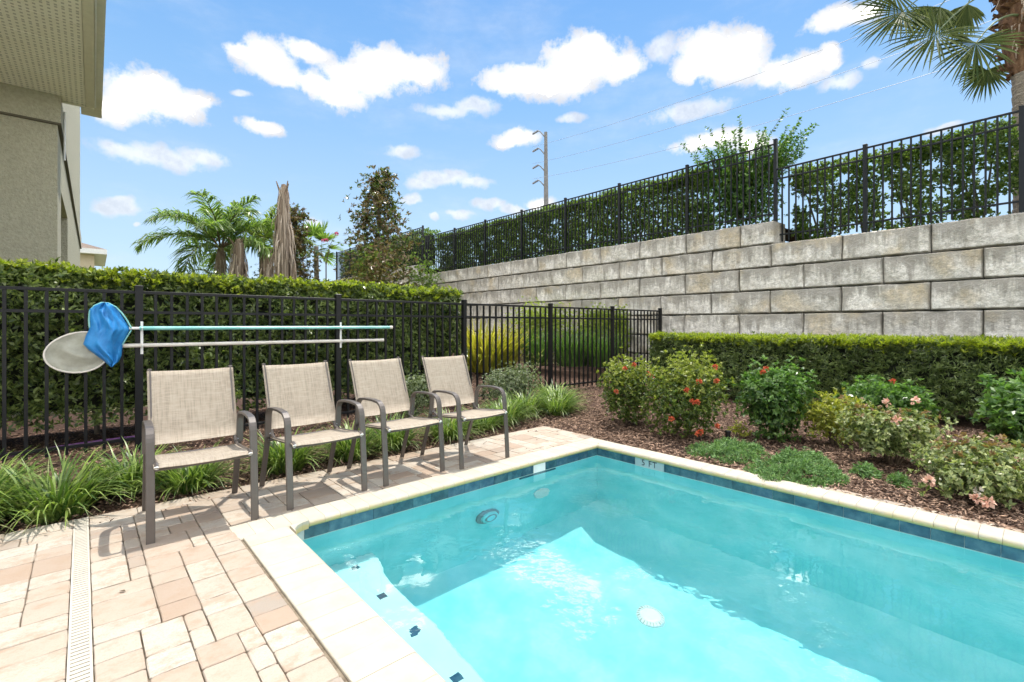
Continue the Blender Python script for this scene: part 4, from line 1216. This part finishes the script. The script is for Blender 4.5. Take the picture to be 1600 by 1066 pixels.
me, mb = pinnate('fronds', 2, 2.6, M['queen'], azs=[2.9, 2.4], elevs=(78, 70), droop=(130, 150), seed=3, llen=.38, lw=.03, leaflets=24)
inst('fronds', me, t_, (.55, 0, 2.6)); mb.build('rachis', M['stem'], t_, loc=(.55, 0, 2.6)); MB().tube([(.55, 0, 0), (.55, 0, 2.7)], [.06, .04], 6).build('trunk', M['palmbark'], t_)
# dead palms
def dead_palm(label, loc, h, r, n, Lr):
    t_ = thing('dead_palm', label, 'palm', loc)
    MB().tube([(0, 0, 0), (0, 0, h * .5), (.02, 0, h * .8), (.05, 0, h * .95), (0, 0, h)], [r * .8, r * .85, r * .75, r * .6, r * .3], 12).build('trunk', M['deadtrunk'], t_)
    inst('dry_fronds', cat_mesh('dry_fronds', [hanging(n, (r * 1.4, r * .7), h * .55, h * .985, Lr, .05), hanging(n // 5, (r * 1.9, r * 1.2), h * .5, h * .86, (Lr[0], Lr[1] * .7), .07)], M['deadfrond']), t_)
    mb = MB()
    for i in range(4):
        a = i * 1.9; q = random.uniform(.5, 1.3); mb.tube([(r * .3 * math.cos(a), r * .3 * math.sin(a), h * .93), (r * q * math.cos(a), r * q * math.sin(a), h + random.uniform(-.1, .22))], [.06, .02], 5)
    mb.build('broken_stalk', M['deadtrunk'], t_)
dead_palm('tall headless dead palm wrapped in a skirt of dry fronds', (-9.52, 20, 0), 7.05, .28, 420, (.4, 2.3))
dead_palm('stubby dead palm stump with ragged dry fronds under the green palm', (-11.98, 21, 0), 4.95, .33, 160, (.6, 1.6))
dead_palm('shorter dead palm stump just left of the tall dead palm', (-11.0, 21.5, 0), 4.55, .28, 130, (.5, 1.5))

def leafy_tree(name, label, cat, loc, h, levels, leaf, lsize, n, k=6, trunk_r=.08, second=None, limbs=14, bare=.12, leafy=.5):
    """levels: (height fraction, radius); foliage on limb ends"""
    t_ = thing(name, label, cat, loc)
    hs = [a for a, b in levels]; rs = [b for a, b in levels]
    MB().tube([(0, 0, -.1), (.03, .02, h * .35), (-.02, .03, h * .7), (0, 0, h * .96)], [trunk_r, trunk_r * .75, trunk_r * .45, .012], 8).build('trunk', M['bark'], t_)
    mb = MB(); ends = []
    for i in range(limbs):
        q = bare + (1 - bare) * (i + .5) / limbs * .92; a = i * 2.4 + random.uniform(-.3, .3)
        rad = np.interp(q + .08, hs, rs) * random.uniform(.7, 1.05)
        z = h * q
        pts = [(0, 0, z), (rad * .5 * math.cos(a), rad * .5 * math.sin(a), z + rad * .35), (rad * math.cos(a), rad * math.sin(a), z + rad * .55)]
        mb.tube(pts, [trunk_r * .35, trunk_r * .2, .008], 5)
        ends.append((pts, rad))
    mb.build('limb', M['bark'], t_)
    P_, Dv = [], []
    for _ in range(n):
        pts, rad = random.choice(ends)
        q = random.uniform(.3, 1.08)
        b_ = Vector(pts[0]).lerp(Vector(pts[1]), q * 2) if q < .5 else Vector(pts[1]).lerp(Vector(pts[2]), q * 2 - 1)
        sp = leafy * (.25 + .3 * rad)
        P_.append((b_.x + random.gauss(0, sp), b_.y + random.gauss(0, sp), b_.z + random.gauss(0, sp * .9)))
        Dv.append((b_.x * .6, b_.y * .6, .5 + random.gauss(0, .3)))
    P_ = np.array(P_); Dv = np.array(Dv) + rng.normal(0, .3, (n, 3))
    if second:
        s_ = rng.uniform(size=n) < second[1]
        inst('bronze_leaves', cat_mesh('bronze_leaves', [shoots(P_[s_], Dv[s_], k, *lsize)], second[0]), t_)
        P_, Dv = P_[~s_], Dv[~s_]
    inst('crown', cat_mesh('crown', [shoots(P_, Dv, k, *lsize)], leaf), t_)
    return t_
leafy_tree('magnolia_tree', 'upright airy magnolia tree with dark leaves and gaps of sky, standing alone', 'tree', (-4.72, 17, 0), 6.75,
           [(0, 1.0), (.3, 1.5), (.5, 1.4), (.75, 1.0), (1, .35)], M['mag'], (.15, .06), 1450, k=6, trunk_r=.09, second=(M['magbrown'], .16), limbs=22, bare=.3, leafy=.52)
leafy_tree('magnolia_tree', 'dark bronze-leaved magnolia behind the tall dead palm', 'tree', (-11.3, 25, 0), 7.6,
           [(0, 1.2), (.4, 1.25), (.7, .95), (1, .3)], M['magbrown'], (.17, .07), 1300, k=6, trunk_r=.1, second=(M['mag'], .35), limbs=18, bare=.25, leafy=.55)
shrub('olive_bush', 'olive and orange-tinted bush in front of the lone magnolia, above the hedge', 'bush', (-4.75, 16.0, 0), 1.25, .9, 4.3, M['olive'], (.085, .032), 1700, tip=M['upper'], tipfrac=.2, lobes=16, hollow=.3, stems=8, k=5)
shrub('green_bush', 'green bush between the lone magnolia and the fence on the wall', 'bush', (-3.35, 18.0, 0), .9, .7, 4.1, M['upper'], (.08, .04), 900, lobes=12, hollow=.3, k=5)
shrub('green_bush', 'rounded bush left of the palm group over the hedge', 'bush', (-15.1, 24, 0), .95, .8, 4.75, M['queen'], (.12, .04), 800, lobes=10, hollow=.3, k=5)
shrub('green_bush', 'yellow-green bush between the two palm stumps over the hedge', 'bush', (-12.4, 24, 0), 1.3, .8, 4.6, M['queen2'], (.14, .035), 800, lobes=10, hollow=.3, k=5)
def fan_leaf(hub, axis, nrm, L, seg=34, arc=250, wid=.035, droop=.25, sp=.5):
    """palmate leaf: folded segments radiating from the hub"""
    axis = unit(np.array(axis, float)); nrm = np.array(nrm, float); nrm = unit(nrm - axis * (nrm @ axis)); sd = np.cross(nrm, axis)
    V, F = [], []
    for i in range(seg):
        a = R(-arc / 2 + arc * i / (seg - 1)) + random.uniform(-.03, .03)
        d = axis * math.cos(a) + sd * math.sin(a) + nrm * (.35 * abs(math.sin(a)) + .05 * (i % 2)); d = d / np.linalg.norm(d)
        l = L * (1 - .42 * (abs(a) / R(arc / 2)) ** 2) * random.uniform(.9, 1.06)
        w1 = np.cross(d, nrm); w1 = w1 / np.linalg.norm(w1)
        dr = np.array([0, 0, -1.]) * droop * random.uniform(.6, 1.4)
        p0 = np.array(hub, float); p1 = p0 + d * l * .45; p2 = p0 + d * l * .78 + dr * l * .12; p3 = p0 + d * l + dr * l * .34
        b = len(V)
        V += [p0, p1 - w1 * wid / 2, p1 + w1 * wid / 2, p2 - w1 * wid * .3, p2 + w1 * wid * .3, p3, p1 + nrm * .012]
        F += [(b, b + 1, b + 6, b + 6), (b, b + 6, b + 2, b + 2), (b + 1, b + 3, b + 4, b + 6), (b + 6, b + 4, b + 2, b + 2), (b + 3, b + 5, b + 4, b + 4)]
    return V, F
def fan_mesh(name, m, leaves):
    me = bpy.data.meshes.new(name); V, F = [], []
    for lf in leaves:
        v, f = lf; b = len(V); V += [tuple(q) for q in v]; F += [tuple(dict.fromkeys(b + i for i in ff)) for ff in f]
    me.from_pydata(V, [], F); me.materials.append(m); return me
t_ = thing('palm_tree', 'small fan palm to the right of the tall dead palm', 'palm', (-11.0, 27, 0))
palm_trunk(5.6, .15, .13).build('trunk', M['palmbark'], t_)
lv = []
for i in range(13):
    a = i * 2.4; e = R(65 - i * 9); d = (math.cos(a) * math.cos(e), math.sin(a) * math.cos(e), math.sin(e))
    lv.append(fan_leaf((d[0] * .8, d[1] * .8, 5.6 + d[2] * .8), d, (-d[0] * d[2], -d[1] * d[2], 1), .95, seg=22, wid=.12))
inst('fan_leaves', fan_mesh('fan_leaves', M['queen'], lv), t_)
t_ = thing('flowering_tree', 'thin crape myrtle twigs with two pink flower heads, far beyond the hedge', 'tree', (-9.0, 24, 0))
MB().tube([(-.3, 0, 0), (-.3, 0, 4.2), (-.1, 0, 5.2), (.2, 0, 5.75)], [.05, .03, .015, .008], 5).tube([(-.3, 0, 4.2), (-.55, 0, 4.9), (-.5, 0, 5.35)], [.02, .012, .008], 5).tube([(-.1, 0, 5.1), (.5, 0, 5.3), (.9, 0, 5.2)], [.012, .009, .006], 5).build('branch', M['stem'], t_)
for x, y, z in ((.22, 0, 5.75), (-.45, 0, 5.4), (-.33, .1, 5.45)): inst('flower', pink_head, t_, (x, y, z))
inst('leaves', cat_mesh('leaves', [shoots(np.array([(.5, 0, 5.2), (.9, 0, 5.15), (.1, 0, 5.4), (-.5, 0, 5.1), (-.3, 0, 4.6), (.3, 0, 5.3), (-.2, 0, 4.9), (1.0, 0, 4.9)]), np.tile((0., 0, 1), (8, 1)), 7, .16, .07)], M['queen']), t_)

# ------------------------------------------------------------------ sabal palm at the right edge
SPX, SPY = 9.12, 8.5
t_ = thing('sabal_palm', 'sabal palm with shaggy brown boots and fan leaves behind the fence at right', 'palm', (SPX, SPY, 2.7))
mb = palm_trunk(3.3, .2, .2); mb.build('trunk', M['palmbark'], t_)
mb = MB()
for i in range(190):
    z = random.uniform(3.0, 5.1); a = random.uniform(0, 6.28)
    rr = .26 + .16 * math.sin(min(1, (z - 3.0) / 1.0) * 1.57)
    o_ = Vector((math.cos(a), math.sin(a), 0)); sd = Vector((-math.sin(a), math.cos(a), 0))
    l = random.uniform(.18, .36); tw = random.uniform(-.1, .1)
    p0 = o_ * (rr - .12) + Vector((0, 0, z)); p1 = o_ * (rr + random.uniform(.0, .1)) + Vector((0, 0, z + l * random.uniform(-.4, .7))) + sd * tw
    wd = random.uniform(.05, .09); b = len(mb.v)
    mb.v += [tuple(p0 - sd * wd), tuple(p0 + sd * wd), tuple(p1 + sd * wd * .55), tuple(p1 - sd * wd * .55), tuple(p0 - o_ * .02 + Vector((0, 0, -.05))), tuple(p1 + o_ * .01 + Vector((0, 0, -.03)))]
    mb.f += [(b, b + 1, b + 2, b + 3), (b, b + 3, b + 5, b + 4), (b + 1, b + 4, b + 5, b + 2), (b + 3, b + 2, b + 5)]
mb.tube([(0, 0, 2.95), (0, 0, 3.2), (0, 0, 3.7), (0, 0, 5.3)], [.2, .27, .36, .36], 14)
mb.build('boots', M['boot'], t_)
inst('boot_fibre', cat_mesh('boot_fibre', [hanging(160, (.3, .42), 3.1, 4.9, (.1, .4), .025)], M['deadfrond']), t_)
def sabal_leaf(hub, axis, nrm, L, seg=40, arc=270, start=(0, 0, 4.6), sag=.15, droop=.3, m='sabal'):
    h = Vector(hub) - Vector((SPX, SPY, 2.7)); s = Vector(start) + Vector((h.x, h.y, 0)).normalized() * .3
    mid = s.lerp(h, .5) + Vector((0, 0, sag))
    ptsq = [s * (1 - q) ** 2 + mid * 2 * q * (1 - q) + h * q * q for q in (0, .2, .4, .6, .8, 1)]
    MB().tube([tuple(q) for q in ptsq], [.024, .02, .017, .015, .012, .01], 6).build('leaf_stalk', M['stem2'], t_)
    inst('fan_leaf', fan_mesh('fan_leaf', M[m], [fan_leaf(tuple(h), axis, nrm, L, seg, arc, droop=droop, wid=.038)]), t_)
M['stem2'] = flat('green_leaf_stalk', (.09, .13, .05), .5)
toc = (-.55, -.8, .1)
sabal_leaf((7.06, 8.0, 6.05), (-.75, 0, -.62), toc, .97, start=(0, 0, 4.5), sag=.35, arc=260)
sabal_leaf((7.44, 7.7, 5.72), (-.35, -.05, -.9), toc, .78, start=(0, 0, 3.9), sag=.3, arc=230)
sabal_leaf((6.75, 8.3, 6.62), (-.8, 0, -.55), toc, .98, start=(0, 0, 4.9), sag=.4, arc=170)
sabal_leaf((7.93, 8.9, 7.1), (-.6, .1, -.75), toc, .85, start=(0, 0, 5.0), sag=.4, arc=120)
sabal_leaf((8.45, 8.9, 7.15), (-.25, .2, -.9), toc, .7, start=(0, 0, 5.0), sag=.5, arc=110)
sabal_leaf((9.5, 9.6, 6.3), (-.2, .2, -.9), toc, .6, start=(0, 0, 4.0), sag=.3, arc=220)
sabal_leaf((7.3, 9.2, 7.6), (-.9, 0, .1), toc, 1.1, start=(0, 0, 5.2), sag=.2)
sabal_leaf((6.9, 8.0, 7.15), (-.8, -.2, -.4), toc, .95, start=(0, 0, 5.1), sag=.2, m='sabalyel')
for i in range(11):
    a = i * 2.4; e = R(75 - i * 7); d = (math.cos(a) * math.cos(e), math.sin(a) * math.cos(e), math.sin(e))
    sabal_leaf((SPX + d[0] * 1.5, SPY + d[1] * 1.5, 8.1 + d[2] * 1.5), d, (-d[0], -d[1], 1), 1.05, start=(0, 0, 5.2), sag=.1, seg=34)

# ------------------------------------------------------------------ transmission pole and wires
up = thing('utility_pole', 'tall concrete transmission pole with four insulator arms far behind the wall', 'pole', (4.3, 60, 0))
MB().tube([(0, 0, 0), (-.02, 0, 13), (-.08, 0, 25.3)], [.42, .33, .2], 12).build('shaft', M['concrete'], up)
arms = []
for z in (25.2, 23.0, 20.9, 19.0):
    MB().tube([(-.1, 0, z - .6), (-.7, 0, z + .1), (-1.05, 0, z + .35)], [.09, .07, .06], 6).build('bracket', M['steel'], up)
    mb = MB().tube([(-1.0, 0, z + .3), (-1.75, 0, z - .15)], .09, 6)
    for q in range(6): mb.disc((-1.08 - .11 * q, 0, z + .25 - .066 * q), (-.85, 0, -.5), [(.14, -.02), (.17, 0), (.14, .02)], 8)
    mb.build('insulator', M['steel'], up)
    arms.append((4.3 - 1.75, 60, z - .15))
for i, (x, y, z) in enumerate(arms[:3] if False else arms[1:]):
    mb = MB(); pts = []
    for q in np.linspace(0, .8, 30):
        pts.append((x + 52 * q, y - 70 * q, z + .6 - 4 * 3.0 * q * (1 - q)))
    o = tag(mb.tube(pts, .016, 4).build('power_line', M['wire']), ('highest', 'middle', 'lowest')[i] + ' of three thin power lines crossing the sky to the right of the pole', 'cable', 'power lines from the pole')

# ================================================================== sling chairs
def chair_proto():
    t_ = thing('patio_chair', 'x', 'chair', (0, 0, 0), 0, 'sling chairs along the pool')
    hw = .2575
    def strip(x, path, w_=.042, th=.017):
        return MB().bar([(x, y, z) for y, z in path], w_, th)
    def arc_pts(cx, cz, r, a0, a1, n=7):
        return [(cx + r * math.cos(R(a0 + (a1 - a0) * i / (n - 1))), cz + r * math.sin(R(a0 + (a1 - a0) * i / (n - 1)))) for i in range(n)]
    leg_path = [(0, .0), (.012, .2), (.03, .40), (.045, .535)] + arc_pts(.128, .532, .083, 172, 95, 6) + [(.2, .620), (.30, .618), (.36, .611)] + arc_pts(.37, .535, .076, 85, 5, 6) + [(.452, .48), (.46, .40)]
    back_path = [(.462, .425), (.50, .31), (.575, .12), (.615, .0)]
    for x in (-hw, hw):
        MB().bar([(x, y, z) for y, z in leg_path], .042, .017).build('leg', M['frame'], t_)
        MB().bar([(x * .985, y, z) for y, z in back_path], .036, .017).build('leg', M['frame'], t_)
        mb = MB().box(x - .022, x + .022, -.011, .011, 0, .004)
        rail = [(x * .9, -.005, .412), (x * .9, .02, .425), (x * .9, .15, .408), (x * .9, .40, .388), (x * .9, .445, .405), (x * .9, .47, .45), (x * .9, .53, .62), (x * .9, .60, .80), (x * .9, .645, .9)]
        MB().tube(rail, .0125, 8).build('side_rail', M['frame'], t_)
        MB().tube([rail[0], (x * .9, -.009, .4085)], .0128, 8).build('end_cap', M['white'], t_)
        MB().tube([rail[-1], (x * .9, .649, .908)], .0145, 8).build('end_cap', M['frame'], t_)
        MB().tube([(x * .9, .05, .41), (x, .03, .41)], .008, 6).tube([(x * .9, .45, .42), (x, .46, .42)], .008, 6).build('bolt', M['steel'], t_)
    MB().tube([(-hw, .035, .392), (hw, .035, .392)], .0105, 8).tube([(-hw, .455, .372), (hw, .455, .372)], .0105, 8).build('cross_bar', M['frame'], t_)
    def sling(path, name, sag, th=.004):
        mb = MB(); nx = 12; W_ = hw * .9 + .004
        n = len(path)
        for off in (0, -th):
            for (y, z, nyv, nzv) in path:
                for i in range(nx + 1):
                    u = -1 + 2 * i / nx; e = abs(u)
                    d = -sag * (1 - u * u) + off + (.0145 if e > .93 else .010)
                    mb.v.append((u * W_ if e < 1 else u * (W_ + .010), y + nyv * d, z + nzv * d - (.008 * nzv if e == 1 else 0)))
        for b in (0, n * (nx + 1)):
            for r in range(n - 1):
                for i in range(nx):
                    q = b + r * (nx + 1) + i; mb.f.append((q, q + 1, q + nx + 2, q + nx + 1))
        h = n * (nx + 1)
        for i in range(nx):
            mb.f.append((i, i + 1, h + i + 1, h + i)); q = (n - 1) * (nx + 1) + i; mb.f.append((q, q + 1, h + q + 1, h + q))
        for r in range(n - 1):
            for i in (0, nx): q = r * (nx + 1) + i; mb.f.append((q, q + nx + 1, h + q + nx + 1, h + q))
        return mb.build(name, M['sling'], t_, smooth=True)
    sling([(-.006, .404, -.5, .86), (.006, .418, -.2, .98), (.04, .424, 0, 1), (.15, .408, .1, .99), (.28, .397, .05, 1), (.40, .389, 0, 1)], 'seat', .012)
    sling([(.462, .445, -.93, .36), (.49, .52, -.935, .35), (.53, .62, -.935, .35), (.565, .71, -.935, .35), (.60, .80, -.93, .37), (.628, .862, -.92, .39), (.642, .895, -.92, .39)], 'backrest', .02)
    return t_
proto = chair_proto()
kids = list(proto.children)
labels = ('tan sling patio chair nearest the drain strip, first from the left', 'second sling chair from the left, right behind the pool corner', 'third sling chair from the left, touching arms with the fourth', 'sling chair at the far right end of the row')
for i, (s_, w_, dr) in enumerate(((-.217, 3.36, -2.), (-.232, 2.633, 1.5), (-.244, 1.952, 2.5), (-.207, 1.282, 1.))):
    if i == 0: c_ = proto
    else:
        c_ = proto.copy(); COL.objects.link(c_)
        for kdd in kids:
            q = kdd.copy(); COL.objects.link(q); q.parent = c_
    c_.location = pf(s_, w_, 0); c_.rotation_euler = (0, 0, PHI + R(dr)); c_['label'] = labels[i]

# ================================================================== pool poles and nets on the fence
def ftp(tt, off, z):         # along the fence, off = metres in front of it
    p = fx(tt) + C2 * off
    return (float(p[0]), float(p[1]), z)
for tt, lb in ((.94, 'white pole hook on the fence post at the nets'), (2.926, 'white pole hook on the fence post behind the second chair')):
    h_ = tag(MB().box(-.011, .011, -.006, 0, -.25, .07).build('pole_hook', M['white'], None, loc=ftp(tt + .02, .036, 1.165), rot=(0, 0, PHI)), lb, 'hook', 'hooks holding the pool poles')
    for z in (-.018, -.19): MB().tube([(0, -.003, z), (0, -.04, z - .004), (0, -.055, z + .03)], .006, 6).build('prong', M['white'], h_)
def fence_frame(name, label, cat, tt, off, z):
    return thing(name, label, cat, ftp(tt, off, z), PHI)
bn = fence_frame('leaf_net', 'teal pool pole with a bright blue leaf bag net, hung on the fence', 'pool net', .88, .07, 1.168)
MB().tube([(.06, 0, 0), (2.72, 0, 0)], .0195, 12).build('pole', M['teal'], bn)
MB().tube([(2.72, 0, 0), (2.76, 0, 0)], .022, 12).build('pole_grip', M['cream'], bn)
MB().tube([(-.02, 0, 0), (.075, 0, 0)], .013, 10).build('handle_socket', M['white'], bn)
def px2(u, v, t0=.88, z0=1.168):
    """offsets along the fence and up, measured on the photograph and turned into metres"""
    k = (u - 800) / 750
    q0 = F0 + C2 * .07
    tt = (k * q0[1] - q0[0]) / (A2[0] - k * A2[1]); Y = q0[1] + A2[1] * tt
    return tt - t0, 1.2 + (508 - v) / 750 * Y - z0
rows_ = [(473, 158, 169), (477, 147, 178), (484, 139, 184), (495, 139, 191), (505, 140, 198), (515, 139, 203), (525, 134, 198), (538, 130, 192), (547, 139, 191), (556, 151, 190), (565, 163, 186), (573, 172, 176)]
def dens(rows, k):
    out_ = []
    for a, b_ in zip(rows[:-1], rows[1:]):
        for i in range(k): out_.append(tuple(a[j] + (b_[j] - a[j]) * i / k for j in range(3)))
    return out_ + [rows[-1]]
rows_ = dens(rows_, 3)
mb = MB(); nx = 34
for face in (1, -1):
    for ri, (v, ul, ur) in enumerate(rows_):
        for i in range(nx + 1):
            q = i / nx; x, z = px2(ul + (ur - ul) * q, v)
            rq = ri / 3.; bul = math.sin(math.pi * min(1, max(0, q))) ** .6 * (.02 + .05 * min(1, rq / 5))
            ww = math.sin(math.pi * min(1, max(0, q)))
            fold_ = ww * (.05 * abs(math.sin(q * 5.2 + rq * .33 + .8 * math.sin(rq * .6))) - .03 * abs(math.sin(q * 9.5 - rq * .62 + 1)) + .014 * abs(math.sin(q * 21 + rq * .8)) * (1 if rq < 6 else .5))
            mb.v.append((x, -(bul + fold_) if face > 0 else .012 * math.sin(math.pi * q), z))
nr = len(rows_)
for fi in (0, 1):
    for r in range(nr - 1):
        for i in range(nx):
            q = fi * nr * (nx + 1) + r * (nx + 1) + i
            mb.f.append((q, q + 1, q + nx + 2, q + nx + 1) if fi == 0 else (q, q + nx + 1, q + nx + 2, q + 1))
mb.build('net_bag', M['bluenet'], bn, smooth=True)
fr = [(205, 513), (198, 500), (190, 489), (181, 480), (170, 474), (158, 473), (147, 478), (140, 487), (139, 500), (140, 512)]
MB().tube([(px2(u, v)[0], -.012, px2(u, v)[1]) for u, v in fr], .007, 8).tube([(px2(u, v)[0], -.012, px2(u, v)[1]) for u, v in ((205, 516), (198, 527), (191, 539))], .006, 8).build('net_frame', M['frameblue'] if 'frameblue' in M else M['teal'], bn)
wn_ = fence_frame('skimmer_net', 'cream pool pole with an oval grey skimmer net, hung below the teal one', 'pool net', .78, .045, 1.0)
MB().tube([(-.05, 0, 0), (2.70, 0, 0)], .0195, 12).build('pole', M['cream'], wn_)
MB().tube([(2.70, 0, 0), (2.745, 0, 0)], .022, 12).build('pole_grip', M['cream'], wn_)
cx, cz, ra, rb = -.262, -.05, .225, .185
oval = [(cx + ra * math.cos(a) * (1 - .1 * math.cos(a)), .0, cz + rb * math.sin(a) + .02 * math.cos(a)) for a in np.linspace(0, 2 * math.pi, 33)]
MB().tube(oval, .008, 8, cap=False).build('net_frame', M['cream'], wn_)
mb = MB(); rings = 16
for fi in (0,):
    for r in range(rings + 1):
        q = 1 - r / rings
        for i in range(32):
            x, y, z = oval[i]
            dep = -.028 * (1 - q * q) + .026 * abs(math.sin(5 * (x - cx) * q + 15 * ((z - cz) * q - 1.8 * ((x - cx) * q) ** 2) + .6)) * min(1, (1 - q) * 4)
            mb.v.append((cx + (x - cx) * q, dep, cz + (z - cz) * q))
for fi in (0,):
    for r in range(rings):
        for i in range(32):
            b = fi * (rings + 1) * 32 + r * 32
            mb.f.append((b + i, b + (i + 1) % 32, b + 32 + (i + 1) % 32, b + 32 + i))
mb.build('net_mesh', M['greynet'], wn_, smooth=True)

# purple hose on the ground beyond the fence
mb = MB(); pts = []
for q in np.linspace(0, 1, 60):
    pts.append(pf(-3.42 - .1 * math.sin(q * 9), 5.6 - 2.3 * q, .0 + .004 * math.sin(q * 20)))
pts2 = [pf(-3.3 - .14 * math.sin(q * 3.1), 4.35 - .75 * q, .002) for q in np.linspace(0, 1, 30)]
tag(mb.tube(pts, .011, 8).tube(pts2, .011, 8).build('garden_hose', M['purple'], smooth=True), 'purple garden hose lying on the mulch behind the fence', 'hose')

# ================================================================== mulch chips and fallen leaves
def chips(n, s0, s1, w0, w1):
    s = rng.uniform(s0, s1, n); w_ = rng.uniform(w0, w1, n)
    p = K[None] + s[:, None] * C2 - w_[:, None] * A2
    z = np.where((s > -.945) & (w_ > -.19), .001, -.026) + np.array([zg(a, b) for a, b in zip(s, w_)]) + rng.uniform(0, .02, n)
    a = rng.uniform(0, 2 * np.pi, n); e = rng.normal(0, .28, n)
    d = np.stack([np.cos(a) * np.cos(e), np.sin(a) * np.cos(e), np.sin(e)], 1)
    return leaf_arrays(np.column_stack([p, z]), d, np.tile((0., 0, 1), (n, 1)) + .4 * rng.normal(size=(n, 3)), rng.uniform(.02, .06, n), rng.uniform(.006, .015, n), fold=.5, bend=.05, mid=.5)
o = inst('mulch_chips', cat_mesh('mulch_chips', [chips(70, -.95, -.7, -.1, 4.6), chips(24000, -1.1, 3.3, -1.6, -.2), chips(16000, -1.8, 3.2, -3.9, -1.5), chips(14000, -1.9, -.97, -1.8, 5.2), chips(18000, -3.6, -1.7, -4.2, 5.2), chips(15000, -6.5, -3., -3.2, .5), chips(12000, -4.6, -3.0, .3, 6.)], M['chip']))
o['kind'] = 'stuff'
lv_ = [(-.62, -.1, 'near the outer corner of the paved strip'), (-.5, .35, 'on the bare pavers right of the last chair'), (-.72, .9, 'just behind the legs of the last chair'), (-.3, .7, 'beside the far coping'),
       (-.75, 2.2, 'behind the second chair'), (.3, 3.75, 'right next to the drain strip'), (-.86, 3.1, 'on the edge pavers behind the first chair')]
lme = cat_mesh('fallen_leaf', [leaf_arrays(np.zeros((1, 3)), np.array([[1., 0, .15]]), np.array([[0., 0, 1]]), .035, .016)], M['debris'])
for i, (s_, w_, lb) in enumerate(lv_):
    tag(inst('fallen_leaf', lme, None, pf(s_, w_, .004), (0, 0, random.uniform(0, 6))), 'small dry brown leaf ' + lb, 'leaf', 'dry leaves on the pavers')
